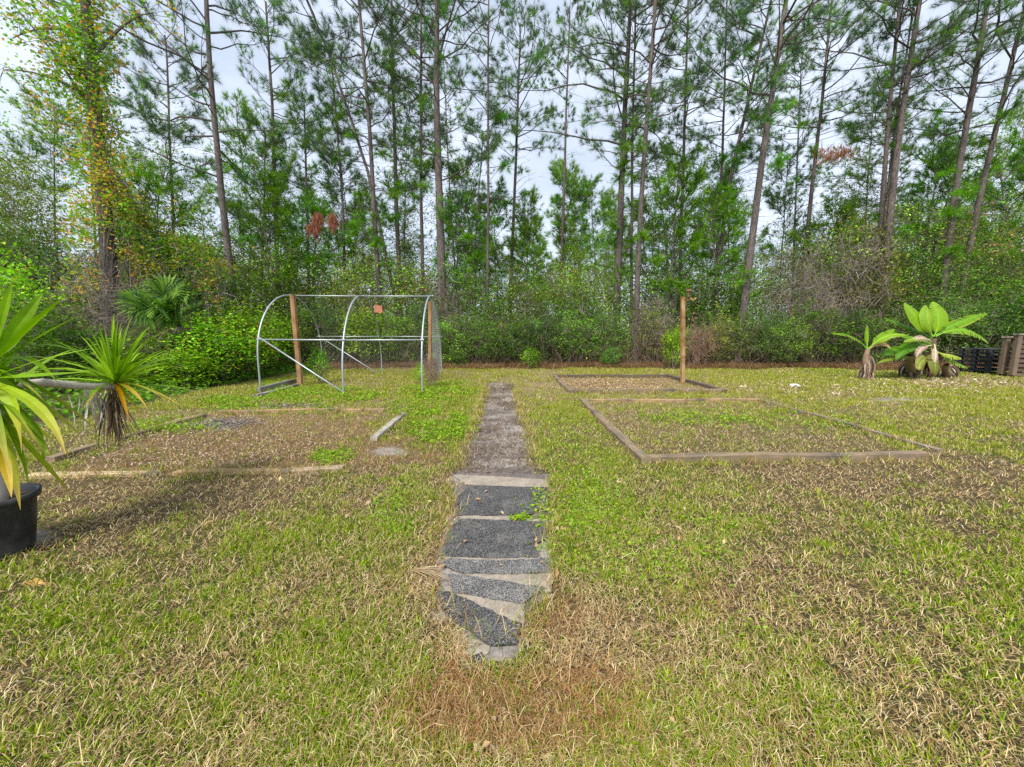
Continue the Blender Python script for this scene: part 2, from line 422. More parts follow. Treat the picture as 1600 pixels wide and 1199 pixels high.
def cover(x, y):
    px, py = proj(x, y, 0 * x)
    g = 0.55 + 1.15 * (fbm(x * .9, y * .9, 3) - .5) + 1.1 * (fbm(x * 3.2, y * 3.2, 11) - .5)
    wob = (fbm(x * 2.3, y * 2.3, 5) - .5) * 1.2
    for cx, cy, rx, ry, k in PATCH:
        r = np.sqrt(((px - cx) / rx) ** 2 + ((py - cy) / ry) ** 2) + wob
        g = g + k * (1 - sstep(.55, 1.3, r))
    red = np.zeros_like(g)
    for cx, cy, rx, ry, k in [(800, 1110, 190, 80, 1), (610, 705, 110, 26, .7), (860, 960, 40, 50, .7), (705, 860, 26, 110, .5), (1080, 940, 60, 40, .5), (880, 800, 24, 110, .35)]:
        r = np.sqrt(((px - cx) / rx) ** 2 + ((py - cy) / ry) ** 2) + wob
        red = np.maximum(red, k * (1 - sstep(.6, 1.25, r)))
    bare = np.zeros_like(g)
    wp = 9 * (fbm(x * 4, y * 4, 21) - .5) * 2.2
    s = np.where(py > 742, .35, 1.3)
    xl = np.interp(py, PATH_Y, PATH_L) + wp * s; xr = np.interp(py, PATH_Y, PATH_R) + wp * s
    inp = (px > xl) & (px < xr) & (py > 598) & (py < 1036)
    bare = np.where(inp, 1., bare)
    for cx, cy, rx, ry in [(610, 706, 36, 8), (1110, 718, 40, 6), (350, 664, 28, 9), (690, 962, 22, 12), (1420, 625, 60, 5), (60, 840, 30, 12)]:
        r = np.sqrt(((px - cx) / rx) ** 2 + ((py - cy) / ry) ** 2) + wob
        bare = np.maximum(bare, .8 * (1 - sstep(.6, 1.2, r)))
    lb, nb, fb = inpoly(px, py, LEFTBED), inpoly(px, py, NEARBED), inpoly(px, py, FARBED)
    g = np.where(lb, g * .42 - .14 + .45 * (sstep(440, 560, px) * (fbm(x * 2, y * 2, 8) > .5)), g); red = np.where(lb, np.maximum(red, .6), red)
    g = np.where(nb, g * .38 + .0 + .2 * (1 - sstep(636, 662, py)), g)
    g = np.where(fb, -.2, g); red = np.where(fb, .35, red)
    # far lawn reads as yellowish green; forest floor is brown litter
    far = sstep(594, 584, py)
    litter = sstep(15.6, 16.5, y + 1.3 * (fbm(x * .9, y * .3, 31) - .5) * 2)
    left = sstep(0, 1.2, -x - (6.4 + .16 * (y - 6) * 0 + (y - 4) * .25))
    return np.clip(g, 0, 1), np.clip(red, 0, 1), np.clip(bare, 0, 1), litter, inp, px, py

# ground: one sheet, fine near the camera
def axis(lims):
    a = []
    for (x0, x1, st) in lims: a += list(np.arange(x0, x1, st))
    return np.array(a + [lims[-1][1]])
xs = axis([(-400, -60, 40), (-60, -24, 3), (-24, -9, .35), (-9, 9, .07), (9, 24, .35), (24, 60, 3), (60, 400, 40)])
ys = axis([(-60, -6, 6), (-6, 0, .6), (0, 9, .07), (9, 20, .14), (20, 40, 1), (40, 100, 6), (100, 400, 50)])
X, Y = np.meshgrid(xs, ys)
g, red, bare, litter, inp, px, py = cover(X, Y)
Z = .02 * (fbm(X * 1.2, Y * 1.2, 2) - .5) * (Y > -2) - .006
Z = np.where(litter > .3, Z + .05 * litter * fbm(X * 1.5, Y * 1.5, 9), Z)
Z = np.where(inp, -.008 + .004 * fbm(X * 6, Y * 6, 4), Z)
C = SOIL * .55 + (GREEN * .4 - SOIL * .55) * np.clip(g * .8, 0, 1)[..., None]
C = C + (STRAW * .72 - C) * (np.clip(.72 - g * .35, 0, 1) * (sstep(2, 11, Y) * .8 + .12))[..., None]
C = C + (np.array([.24, .15, .09]) - C) * (.45 * red)[..., None]
sandv = SAND * (0.55 + .75 * fbm(X * 5, Y * 9, 6))[..., None]
C = C + (sandv - C) * bare[..., None]
C = C + (np.array([.17, .085, .045]) - C) * litter[..., None]
gs = Soup()
nx, ny = len(xs), len(ys)
i = (np.arange(ny - 1)[:, None] * nx + np.arange(nx - 1)[None, :]).ravel()
gs.add(np.stack([X, Y, Z], -1).reshape(-1, 3), np.stack([i, i + 1, i + nx + 1, i + nx], 1), np.clip(C, 0, 1).reshape(-1, 3))
tag(gs.build('ground', M_ground, smooth=True), kind='structure')

# dirt path laid on it
ps = Soup(); rows = np.linspace(1034, 599, 260); V = []; Cc = []
for r in rows:
    l = gr(np.interp(r, PATH_Y, PATH_L), r); q = gr(np.interp(r, PATH_Y, PATH_R), r)
    w = .34 * (fbm(np.array([l[1] * 2.6]), np.array([1.]), 41)[0] - .5); w2 = .34 * (fbm(np.array([l[1] * 2.6]), np.array([9.]), 42)[0] - .5)
    for k in np.linspace(0, 1, 33):
        x = (l[0] + w) * (1 - k) + (q[0] + w2) * k; y = l[1]
        n_ = fbm(np.array([x * 2.2]), np.array([y * 4.2]), 51, 6)[0]; n2 = fbm(np.array([x * 22]), np.array([y * 16]), 52, 5)[0]
        e = 0 if k in (0, 1) else .012
        z = e * (1 if r < 742 else .2) + .012 * (n2 - .5) * (k not in (0, 1)) * (1 if r < 742 else .2)
        V.append((x, y, max(z, -.001) + .001))
        d = .9 * sstep(.40, .60, np.array([n_ + .5 * (n2 - .5)]))[0]
        Cc.append(np.array([.34, .30, .27]) * (1 - d) * (.5 + 1.0 * n2) + np.array([.15, .125, .11]) * d * (.7 + .6 * n2))
i = (np.arange(259)[:, None] * 33 + np.arange(32)[None, :]).ravel()
ps.add(V, np.stack([i, i + 33, i + 34, i + 1], 1), np.array(Cc))
tag(ps.build('dirt_path', M_ground, smooth=True), kind='structure')

# ------------------------------------------------------------------ grass, thatch, weeds
def scatter(n, r0, r1, p=1.0, half=62):
    "points in a fan before the camera, thinning with distance"
    u = np.random.rand(n)
    r = r0 * (r1 / r0) ** u if p == 1 else (r0 ** (2 - p) + u * (r1 ** (2 - p) - r0 ** (2 - p))) ** (1 / (2 - p))
    a = (np.random.rand(n) - .5) * 2 * math.radians(half)
    return r * np.sin(a), r * np.cos(a), r
def pal(n, cols, spread=.25):
    cols = np.asarray(cols); k = np.random.randint(0, len(cols), n); k2 = np.random.randint(0, len(cols), n); t = np.random.rand(n, 1) * .5
    c = cols[k] * (1 - t) + cols[k2] * t
    return c * (1 + spread * (np.random.rand(n, 1) * 2 - 1))
def leftwood(x, y):   # the wooded margin on the left
    return x < -(7.3 + np.clip(y - 5, 0, 6) * .12) + .6 * (fbm(y * .7, x * 0 + 3., 77) - .5)
GRASS_C = [(.20, .30, .035), (.27, .38, .05), (.13, .21, .025), (.33, .40, .08), (.23, .29, .05), (.38, .39, .12), (.16, .28, .03)]
STRAW_C = [(.66, .54, .34), (.80, .69, .49), (.54, .41, .24), (.38, .26, .15), (.62, .50, .29), (.26, .18, .10)]
RED_C = [(.34, .19, .10), (.44, .28, .15), (.26, .16, .09), (.56, .43, .26)]
gsoup = Soup()
# tufts of living grass
nt = 66000
x, y, r = scatter(nt, 1.0, 17.0, 1.1)
g, red, bare, litter, inp, px, py = cover(x, y)
keep = (np.random.rand(nt) < (.04 + 1.0 * g ** 1.6) * (1 - .15 * sstep(4, 11, r)) * (1 - .85 * bare)) & ~inp & (litter < .5) & ~leftwood(x, y)
x, y, r, g = x[keep], y[keep], r[keep], g[keep]
m = np.random.poisson(11, len(x)) + 3
sz = np.repeat(.55 + .9 * np.random.rand(len(x)), m); R = np.repeat(r, m); tg = np.repeat(np.random.rand(len(x)), m)
bx_ = np.repeat(x, m) + np.random.randn(m.sum()) * (.016 + .004 * R); by_ = np.repeat(y, m) + np.random.randn(m.sum()) * (.016 + .004 * R)
n = len(bx_)
c = np.repeat(pal(len(x), GRASS_C, .3), m, 0) * (.8 + .4 * np.random.rand(n, 1))
azt = np.arctan2(by_ - np.repeat(y, m), bx_ - np.repeat(x, m)) + np.random.randn(n) * .5
far_ = sstep(3, 12, R)[:, None] * .55; c = c * (1 - far_) + np.array([.38, .37, .11]) * far_
dry = np.random.rand(n) < .15
c[dry] = pal(dry.sum(), STRAW_C)
blades(gsoup, np.stack([bx_, by_, np.full(n, -.004)], 1), (.021 + .030 * np.random.rand(n)) * sz * (1 + .065 * R), (.0018 + .0011 * np.random.rand(n)) * (1 + .30 * R), .15 + .95 * np.random.rand(n), c, azt)
# low green sward between
n = 130000
x, y, r = scatter(n, 1.0, 17.5, 1.0)
g, red, bare, litter, inp, px, py = cover(x, y)
keep = (np.random.rand(n) < (.0 + .8 * g ** 1.8) * (1 - .1 * sstep(4, 11, r)) * (1 - .9 * bare)) & ~inp & (litter < .5) & ~leftwood(x, y)
x, y, r = x[keep], y[keep], r[keep]; n = len(x)
blades(gsoup, np.stack([x, y, np.full(n, -.003)], 1), (.02 + .035 * np.random.rand(n)) * (1 + .05 * r), (.0026 + .001 * np.random.rand(n)) * (1 + .3 * r), .5 + .9 * np.random.rand(n), pal(n, GRASS_C, .3))
tag(gsoup.build('grass', M_grass), 'short patchy green lawn grass mown low', 'grass', kind='stuff')
# dry clippings and thatch lying flat
th = Soup(); n = 340000
x, y, r = scatter(n, 1.0, 18.0, 1.0)
g, red, bare, litter, inp, px, py = cover(x, y)
inbed = inpoly(px, py, LEFTBED) | inpoly(px, py, FARBED)
keep = (np.random.rand(n) < (1.0 - .45 * g) * (1 - .82 * bare)) & (~inp | (np.random.rand(n) < .16) & (py < 740) | (np.random.rand(n) < .015)) & ~leftwood(x, y)
x, y, r, red, litter = x[keep], y[keep], r[keep], red[keep], litter[keep]; n = len(x)
c = pal(n, STRAW_C, .25)
isr = np.random.rand(n) < .15 + .75 * red; c[isr] = pal(isr.sum(), RED_C, .25)
az = 2 * math.pi * fbm(x * 1.5, y * 1.5, 61) * 2 + np.random.randn(n) * 2.2
blades(th, np.stack([x, y, .002 + .022 * np.random.rand(n) ** 2], 1), (.016 + .048 * np.random.rand(n) ** 1.8) * (1 + .07 * r), (.0012 + .0010 * np.random.rand(n)) * (1 + .32 * r), 1.32 + .3 * np.random.rand(n), c, az)
wd0 = Soup()
# long loose stalks
n = 900
x, y, r = scatter(n, 1.2, 15.0, 1.0)
g, red, bare, litter, inp, px, py = cover(x, y)
keep = (np.random.rand(n) < 1.1 - g) & (~inp | (np.random.rand(n) < .1)) & ~leftwood(x, y); x, y, r = x[keep], y[keep], r[keep]; n = len(x)
blades(th, np.stack([x, y, .02 + .02 * np.random.rand(n)], 1), .07 + .16 * np.random.rand(n), .0022 * (1 + .2 * r), 1.45 + .12 * np.random.rand(n), pal(n, STRAW_C, .2))
# clippings caught along the boards and the path edges
E = [((1001, 727), (1442, 723)), ((1006, 724), (909, 628)), ((915, 628), (1186, 627)), ((1186, 627), (1470, 709)), ((889, 615), (1131, 615)), ((866, 590), (1042, 590)), ((45, 749), (250, 743)), ((275, 744), (537, 739)), ((80, 722), (318, 652)), ((345, 646), (600, 643)), ((583, 689), (633, 651)),
     ((716, 742), (738, 670)), ((838, 740), (822, 670)), ((862, 764), (858, 860)), ((706, 760), (690, 870)), ((682, 930), (740, 1020)), ((862, 900), (812, 1010)), ((738, 670), (760, 610)), ((822, 670), (805, 610))]
for (a, b) in E:
    a, b = gr(*a), gr(*b); L = np.linalg.norm(b - a); n = int((420 if a[1] > 5.2 and abs(a[0]) < .9 else 200) * L); t = np.random.rand(n, 1); t = t + .05 * np.sin(t * 40)
    P = a + (b - a) * t + np.random.randn(n, 3) * [.055, .05, 0]; P[:, 2] = .005 + .03 * np.random.rand(n)
    c = pal(n, STRAW_C, .25); q = np.random.rand(n); c[q < .35] = pal((q < .35).sum(), GRASS_C); c[q > .75] = pal((q > .75).sum(), RED_C)
    blades(th, P, .05 + .10 * np.random.rand(n), .0022 * (1 + .3 * P[:, 1]), np.random.uniform(.5, 1.5, n), c)
# bark crumbs and twigs trodden into the path
n = 9000; yy = gr(787, 742)[1] + (gr(787, 600)[1] - gr(787, 742)[1]) * np.random.rand(n) ** 1.3; pr = proj(0 * yy, yy, 0 * yy)[1]
a_ = np.interp(pr, PATH_Y, PATH_L); b_ = np.interp(pr, PATH_Y, PATH_R); q = np.where(np.random.rand(n) < .5, np.random.rand(n), np.random.beta(.35, .35, n)); XX = (a_ + (b_ - a_) * q - 800) / FPX * (yy * CP + CAMH * SP)
k = (fbm(XX * 2, yy * 3, 55) > .5) | (np.random.rand(n) < .3); XX, yy = XX[k], yy[k]; n = len(XX)
blades(th, np.stack([XX, yy, .012 + .012 * np.random.rand(n)], 1), .02 + .07 * np.random.rand(n), .004 * (1 + .18 * yy), np.full(n, 1.5), pal(n, [(.13, .09, .065), (.20, .14, .10), (.09, .065, .05), (.42, .35, .26)], .3))
tag(th.build('dry_grass', M_grass), 'tan and brown mown clippings lying over the lawn', 'dry grass', kind='stuff')
for n, C0, z0 in ((42000, GRASS_C, 0), (30000, STRAW_C, 1)):
    x = np.random.uniform(8, 27, n); y = 8.5 + 8 * np.random.rand(n) ** .8; r = np.hypot(x, y)
    g, red, bare, litter, inp, px, py = cover(x, y); k = (r > 14) & (np.random.rand(n) < ((.25 + g) if z0 == 0 else (1 - .5 * g)) * (1 - .8 * bare)) & (y < 16.1)
    x, y, r = x[k], y[k], r[k]
    blades(wd0, np.stack([x, y, 0 * x], 1), .05 + .04 * np.random.rand(len(x)), .0034 * (1 + .25 * r), .5 + 1.0 * np.random.rand(len(x)) if z0 == 0 else 1.1 + .5 * np.random.rand(len(x)), pal(len(x), C0, .3))
tag(wd0.build('grass', M_grass), 'thin yellowish lawn in front of the banana plants', 'grass', kind='stuff')
# broadleaf weeds
wd = Soup()
WEEDS = [(500, 618, 110, 13, 3600), (690, 612, 60, 16, 2800), (690, 668, 55, 26, 2600), (640, 640, 60, 20, 900), (905, 790, 85, 45, 1300), (1000, 850, 170, 60, 1100), (520, 712, 34, 16, 800), (470, 640, 60, 10, 500),
         (1220, 660, 130, 22, 900), (640, 800, 60, 40, 900), (890, 700, 60, 60, 900), (1090, 655, 90, 12, 900), (815, 812, 20, 5, 120), (360, 632, 60, 12, 1600), (270, 668, 70, 14, 900), (1350, 930, 250, 90, 160), (430, 605, 30, 12, 700)]
for cx, cy, rx, ry, n in WEEDS:
    a = np.random.rand(n) * 6.283; q = np.sqrt(np.random.rand(n)) * (.7 + .5 * np.random.rand(n))
    P = np.array([gr(cx + rx * q[k] * math.cos(a[k]), cy + ry * q[k] * math.sin(a[k])) for k in range(n)])
    cl = fbm(P[:, 0] * 2.5, P[:, 1] * 2.5, 71) > .42
    P = P[cl]; n = len(P)
    d = P[:, 1]
    P[:, 2] = .012 + (.02 + .05 * (cy < 690)) * np.random.rand(n)
    leaves(wd, P, .016 + .0042 * d, pal(n, [(.13, .27, .03), (.17, .33, .04), (.09, .20, .03), (.22, .30, .05)], .3), up=.9, aspect=.75)
tag(wd.build('weeds', M_leaf), 'bright green broadleaf weeds creeping through the lawn', 'weeds', kind='stuff')

# ------------------------------------------------------------------ roofing shingles laid as stepping strips
def shingle(poly, mat, label, z=.006, th=.006, curl=0.0, cat='shingle', name='roof_shingle'):
    pts = np.array([gr(*p) for p in poly]); c = pts.mean(0)
    s = Soup(); ring = []
    n = len(pts)
    for i in range(n):                                  # worn, slightly ragged outline
        a, b = pts[i], pts[(i + 1) % n]; L = np.linalg.norm(b - a); m = max(2, int(L / .03))
        for k in range(m):
            p = a + (b - a) * k / m
            p = p + np.array([np.random.randn(), np.random.randn(), 0]) * .0035
            ring.append(p)
    ring = np.array(ring); n = len(ring); V = [c + np.array([0, 0, z + th])]
    F3 = []; F4 = []
    layers = [.5, 1.0]
    for li, t in enumerate(layers):
        for p in ring:
            q = c + (p - c) * t; e = curl * t * t * (0.5 + .5 * math.sin(p[0] * 5 + p[1] * 3))
            V.append((q[0], q[1], z + th + e + .0015 * np.random.rand()))
    for p in ring: V.append((p[0], p[1], max(z - .002, .001)))
    for i in range(n):
        j = (i + 1) % n
        F3.append((0, 1 + i, 1 + j)); F4.append((1 + i, 1 + n + i, 1 + n + j, 1 + j)); F4.append((1 + n + i, 1 + 2 * n + i, 1 + 2 * n + j, 1 + n + j))
    s.addmix(np.array(V), F4, F3, (1, 1, 1))
    o = s.build(name, mat, origin=(c[0], c[1], 0))
    tag(o, label, cat, 'roofing strips laid along the path')
    return o
shingle([(706, 743), (780, 746), (853, 751), (858, 764), (790, 762), (729, 758)], M_sh_tan, 'pale tan strip closing the farthest end of the shingle steps', z=.004)
shingle([(733, 761), (858, 764), (857, 786), (834, 806), (716, 808), (715, 780)], M_sh_dark, 'dusty grey shingle just in front of the farthest tan strip', z=.010)
shingle([(718, 806), (790, 810), (866, 814), (867, 824), (720, 818)], M_sh_tan, 'thin tan strip with a green weed tuft beside it', z=.004)
shingle([(719, 813), (865, 819), (852, 846), (832, 852), (696, 852), (700, 832)], M_sh_dark, 'wide charcoal shingle right below the weed tuft', z=.010)
shingle([(697, 850), (834, 852), (842, 873), (760, 875), (689, 871)], M_sh_dark, 'charcoal shingle overlapped by the wide one and ending at a pale curved line', z=.006, curl=.003)
shingle([(690, 871), (760, 874), (842, 872), (856, 880), (700, 880)], M_sh_tan, 'narrow pale curved strip between two dark shingles', z=.003)
shingle([(702, 876), (780, 880), (852, 877), (864, 898), (790, 901), (722, 899), (688, 886)], M_sh_mid, 'speckled grey shingle with a bowed lower edge at mid path', z=.010, curl=.006)
shingle([(720, 898), (866, 898), (860, 927), (790, 917)], M_sh_tan, 'tan wedge shingle with a short crack at its middle', z=.004)
shingle([(700, 901), (732, 904), (853, 922), (817, 947), (760, 938), (710, 929)], M_sh_mid, 'speckled grey shingle slanting under the tan wedge', z=.010, curl=.004)
shingle([(708, 930), (822, 946), (818, 982), (775, 976)], M_sh_tan, 'cracked tan wedge above the darkest slanting shingle', z=.004)
shingle([(682, 928), (706, 930), (816, 980), (809, 1010), (765, 1013), (694, 963)], M_sh_dark, 'darkest shingle slanting down to the right at the near end', z=.012, curl=.006)
shingle([(712, 990), (768, 1013), (762, 1026), (722, 1028)], M_sh_tan, 'small tan corner peeking out below the darkest shingle', z=.004)
shingle([(735, 1032), (752, 1022), (758, 1028), (741, 1041)], M_sh_dark, 'tiny torn dark scrap at the near end of the path', z=.006)
for pts, lab in (([(806, 900), (805, 908), (807, 916)], 'crack'), ([(808, 950), (799, 962), (802, 975)], 'crack')):
    pass

# ------------------------------------------------------------------ timber bed borders
def board(parent, p0, p1, w=.09, h=.09, z=.0, col=(.30, .26, .21), label=None, name='board'):
    a, b = gr(*p0), gr(*p1); L = np.linalg.norm(b - a); s = Soup()
    n = max(6, int(L / .12)); prof = [(-w / 2, -.03), (-w / 2, h - .008), (-w / 2 + .008, h), (w / 2 - .008, h), (w / 2, h - .008), (w / 2, -.03)]
    V = []; C = []
    ph = random.random() * 9
    for k in range(n + 1):
        x = L * (k / n - .5); dy = .012 * math.sin(x * 1.7 + ph); dz = .006 * math.sin(x * 2.9 + ph)
        for (q, r) in prof:
            V.append((x + (random.random() - .5) * (.01 if k in (0, n) else 0), q + dy + random.gauss(0, .0012), r + dz + random.gauss(0, .0012)))
            C.append(np.array(col) * (.85 + .3 * random.random()))
    m = len(prof); F = [(k * m + i, k * m + (i + 1) % m, (k + 1) * m + (i + 1) % m, (k + 1) * m + i) for k in range(n) for i in range(m)]
    for e in (0, n * m): F += [(e, e + 1, e + 4, e + 5), (e + 1, e + 2, e + 3, e + 4)]
    s.add(V, F, np.array(C))
    o = s.build(name, M_wood)
    c = (a + b) / 2
    px_, py_, _ = (parent.location if parent else (0, 0, 0))
    o.location = (c[0] - px_, c[1] - py_, z); o.rotation_euler = (0, 0, math.atan2(b[1] - a[1], b[0] - a[0])); o.parent = parent
    if label: o['label'] = label
    return o
GREYW, TANW, DARKW = (.25, .185, .12), (.38, .25, .14), (.12, .09, .065)
c = gr(1170, 660)
bed = tag(empty('garden_bed_border', (c[0], c[1], 0)), 'largest wooden bed border, nearer one right of the path, holding dry grass', 'bed border', 'wooden borders of the empty garden beds')
board(bed, (1001, 724), (1442, 718), .10, .095, col=GREYW); board(bed, (1008, 727), (909, 629), .12, .09, col=GREYW)
board(bed, (912, 629), (1186, 628), .08, .07, col=TANW); board(bed, (1186, 627), (1470, 709), .07, .06, col=(.27, .21, .16), label='thin warped edging board, dark and chipped')
c = gr(980, 602)
bed = tag(empty('garden_bed_border', (c[0], c[1], 0)), 'smaller wooden bed border behind, beside the tall lone post', 'bed border', 'wooden borders of the empty garden beds')
board(bed, (889, 614), (1131, 614), .10, .10, col=GREYW); board(bed, (893, 616), (866, 590), .12, .09, col=GREYW)
board(bed, (864, 590), (1042, 590), .10, .10, col=DARKW); board(bed, (1040, 589), (1133, 615), .12, .10, col=DARKW)
c = gr(350, 690)
bed = tag(empty('garden_bed_border', (c[0], c[1], 0)), 'broken low wooden bed border left of the path, half sunk in soil', 'bed border', 'wooden borders of the empty garden beds')
board(bed, (45, 747), (250, 740), .09, .035, col=(.55, .42, .25), label='pale flat board half buried in clippings')
board(bed, (275, 741), (455, 739), .08, .035, col=TANW); board(bed, (458, 739), (537, 735), .10, .05, col=(.42, .31, .22))
board(bed, (80, 722), (152, 700), .10, .06, col=GREYW); board(bed, (190, 690), (262, 668), .08, .05, col=DARKW)
board(bed, (258, 669), (318, 652), .12, .07, col=GREYW); board(bed, (345, 646), (600, 643), .08, .06, col=TANW); board(bed, (583, 689), (633, 651), .10, .07, col=(.38, .35, .31))
s = Soup()
o = board(None, (400, 622), (470, 603), .10, .08, col=(.28, .26, .24), name='loose_board'); tag(o, 'weathered grey board lying at the left foot of the hoop frame', 'board')
o = board(None, (404, 615), (462, 601), .09, .16, col=(.24, .22, .2), name='loose_board'); tag(o, 'second grey board stacked behind the one by the hoop frame', 'board')

# ------------------------------------------------------------------ posts
def post_part(s, base, top, w, col):
    base = np.array(base); top = np.array(top)
    ax = nrm(top - base); sx = nrm(np.cross(ax, [0, 1, 0.0])); sy = np.cross(sx, ax)
    n = 14; V = []; C = []
    for k in range(n + 1):
        c0 = base + (top - base) * k / n
        for q, r in ((-1, -1), (-.2, -1.12), (.1, -1.05), (1, -1), (1, 1), (-1, 1)):
            V.append(c0 + sx * q * w / 2 + sy * -r * w / 2 * -1 + np.random.randn(3) * .002); C.append(np.array(col) * (.85 + .3 * random.random()))
    F = [(k * 6 + i, k * 6 + (i + 1) % 6, k * 6 + 6 + (i + 1) % 6, k * 6 + 6 + i) for k in range(n) for i in range(6)]
    e = n * 6; F += [(e, e + 1, e + 4, e + 5), (e + 1, e + 2, e + 3, e + 4)]
    s.add(V, F, np.array(C))
b = gr(1067, 600)
lp = tag(empty('wooden_post', tuple(b)), 'tall lone tan wooden post standing at the corner of the far bed', 'post')
s = Soup(); t = at(1067, 464, b[1]); post_part(s, (0, 0, -.1), t - b, .10, (.42, .27, .13)); s.build('post_shaft', M_post, lp)
s = Soup(); h = t[2]
P = np.random.randn(16, 3) * np.array([.09, .05, .05]) + np.array([0, -.02, h - .08]); leaves(s, P, .09, pal(16, [(.5, .3, .13), (.62, .42, .2), (.35, .2, .1)]), aspect=.6)
s.build('dry_vine_leaves', M_dry, lp)
s = Soup(); tube(s, [(0, 0, h), (.01, 0, h + .12)], .02, 6, (.2, .12, .08)); box(s, (.01, 0, h + .17), (.12, .12, .07), (.30, .12, .08), bev=.03); s.build('post_cap', M_post, lp)

# ------------------------------------------------------------------ hoop house frame
hc = gr(540, 600)
hoop_root = tag(empty('hoop_house_frame', tuple(hc)), 'bare galvanised hoop greenhouse frame standing on the grass left of the path', 'greenhouse frame')
HO = np.array(hc)
def hoop_curve(f, bk, H, n=28):
    f = np.array(f); bk = np.array(bk); c = (f + bk) / 2; r = np.linalg.norm(bk - f) / 2; u = (bk - f) / (2 * r); leg = H - r
    leg = max(leg, .35); ry_ = H - leg
    pts = [f + np.array([0, 0, -.1])] + [f + np.array([0, 0, leg * k / 4]) for k in range(1, 4)]
    for k in range(n + 1):
        a = math.pi * k / n
        pts.append(c - u * r * math.cos(a) + np.array([0, 0, leg + ry_ * math.sin(a)]))
    pts += [bk + np.array([0, 0, leg * k / 4]) for k in (3, 2, 1)] + [bk + np.array([0, 0, -.1])]
    return np.array(pts)
feet = [(gr(407, 607), gr(505, 584)), (gr(537, 615), gr(597, 583)), (gr(660, 613), gr(690, 583))]
APEX = [at(452, 462, (feet[0][0][1] + feet[0][1][1]) / 2)[2], at(560, 463, (feet[1][0][1] + feet[1][1][1]) / 2)[2], at(672, 463, (feet[2][0][1] + feet[2][1][1]) / 2)[2]]
hoops = []; HOBJ = []
for (f, bk), H in zip(feet, APEX):
    c = hoop_curve(f, bk, H); hoops.append(c); s = Soup(); tube(s, c - HO, .024, 8); HOBJ.append(s.build('hoop', M_galv, hoop_root, smooth=True))
def pole(a, b, r=.016, name='rail', m=M_galv):
    s = Soup(); tube(s, np.linspace(np.array(a), np.array(b), 3) - HO, r, 7, cap=True); return s.build(name, m, hoop_root, smooth=True)
apex = [c[len(c) // 2] for c in hoops]
pole(apex[0] + [-.1, 0, 0], apex[1] + [0, 0, 0], .018, 'ridge_pole'); pole(apex[1], apex[2] + [.05, 0, 0], .018, 'ridge_pole')
def onhoop(i, z, back=False):
    c = hoops[i]; h = len(c) // 2; seg = c[h:] if back else c[:h + 1]
    k = np.argmin(abs(seg[:, 2] - z)); return seg[k].copy()
zf = at(537, 532, feet[1][0][1])[2]
for i in (0, 1):
    a, b = onhoop(i, zf), onhoop(i + 1, zf); a[2] = b[2] = zf; pole(a, b, .02)
zb = at(600, 526, 14.2)[2]
for i in (0, 1):
    a, b = onhoop(i, zb, True), onhoop(i + 1, zb, True); a[2] = b[2] = zb; pole(a, b, .016)
a = onhoop(0, zf); pole(a, gr(536, 615) + [0, 0, .03], .02, 'diagonal_brace')
a = at(508, 532, 14.0); pole(a, gr(592, 586) + [0, 0, .03], .018, 'diagonal_brace')
for (bx, by, tx_, ty, lab) in ((470, 604, 457, 461, 'left corner post leaning slightly'), (671, 598, 672, 472, 'right end post')):
    b = gr(bx, by); t = at(tx_, ty, b[1]); s = Soup(); post_part(s, b - HO + [0, 0, -.1], t - HO, .105 if bx < 500 else .085, (.36, .20, .10)); o = s.build('wooden_post', M_post, hoop_root); o['label'] = lab + ' of reddish wood'
for i in range(3):                        # band couplings where the rails meet each hoop, bolted through
    for q in (apex[i], np.append(onhoop(i, zf)[:2], zf), np.append(onhoop(i, zb, True)[:2], zb)):
        s = Soup(); q = q - HO; tube(s, [q - [.05, 0, 0], q + [.05, 0, 0]], .034, 8, cap=True); tube(s, [q - [0, .06, 0], q + [0, .05, 0]], .010, 6, cap=True); s.build('coupling', M_galv2, HOBJ[i])
# wire netting on the back half and on the right end
s = Soup()
def surf(u, v):
    "u 0..1 along the ridge, v 0..1 from the apex down the back"
    i = 0 if u < .5 else 1; t = (u - .5 * i) * 2
    def pt(c):
        h = len(c) // 2; seg = c[h:]; q = v * (len(seg) - 2); k = int(min(q, len(seg) - 2)); return seg[k] + (seg[k + 1] - seg[k]) * (q - k)
    return pt(hoops[i]) * (1 - t) + pt(hoops[i + 1]) * t
def strip(P, w, col):
    P = np.array(P) - HO; n = len(P); d = nrm(np.gradient(P, axis=0)); a = nrm(np.cross(d, [0, 1, .3])) * w / 2
    V = np.stack([P - a, P + a], 1).reshape(-1, 3); i = np.arange(n - 1) * 2
    s.add(V, np.stack([i, i + 1, i + 3, i + 2], 1), col)
NU = 54
for k in range(-30, NU):
    for sg in (1, -1):
        P = []
        for q in range(25):
            v = q / 24; u = (k + (v * 30 if sg > 0 else (30 - v * 30))) / NU
            if 0 <= u <= 1: P.append(surf(u, v) + np.array([0, .02, 0]))
        if len(P) > 1: strip(P, .0042, (1, 1, 1))
hp = hoops[2]; y0, y1 = hp[0][1], hp[-1][1]
for k in range(-26, 34):       # diamonds on the right end frame
    for sg in (1, -1):
        P = []
        for q in range(26):
            z = q / 25 * 2.6; t = (k * .13 + (z * .9 if sg > 0 else 2.6 * .9 - z * .9)) / (y1 - y0)
            if 0 <= t <= 1:
                j = np.interp(t, [0, 1], [y0, y1]); col_ = hp[:, 2][(abs(hp[:, 1] - j)).argsort()[:2]].mean()
                if z < max(col_, .9) and t > .45: P.append(hp[0] * (1 - t) + hp[-1] * t + np.array([0, 0, z + .1]) if False else np.array([np.interp(t, [0, 1], [hp[0][0], hp[-1][0]]), j, z]))
        if len(P) > 1: strip(P, .004, (.4, .4, .4))
s.build('wire_netting', M_galv2, hoop_root)
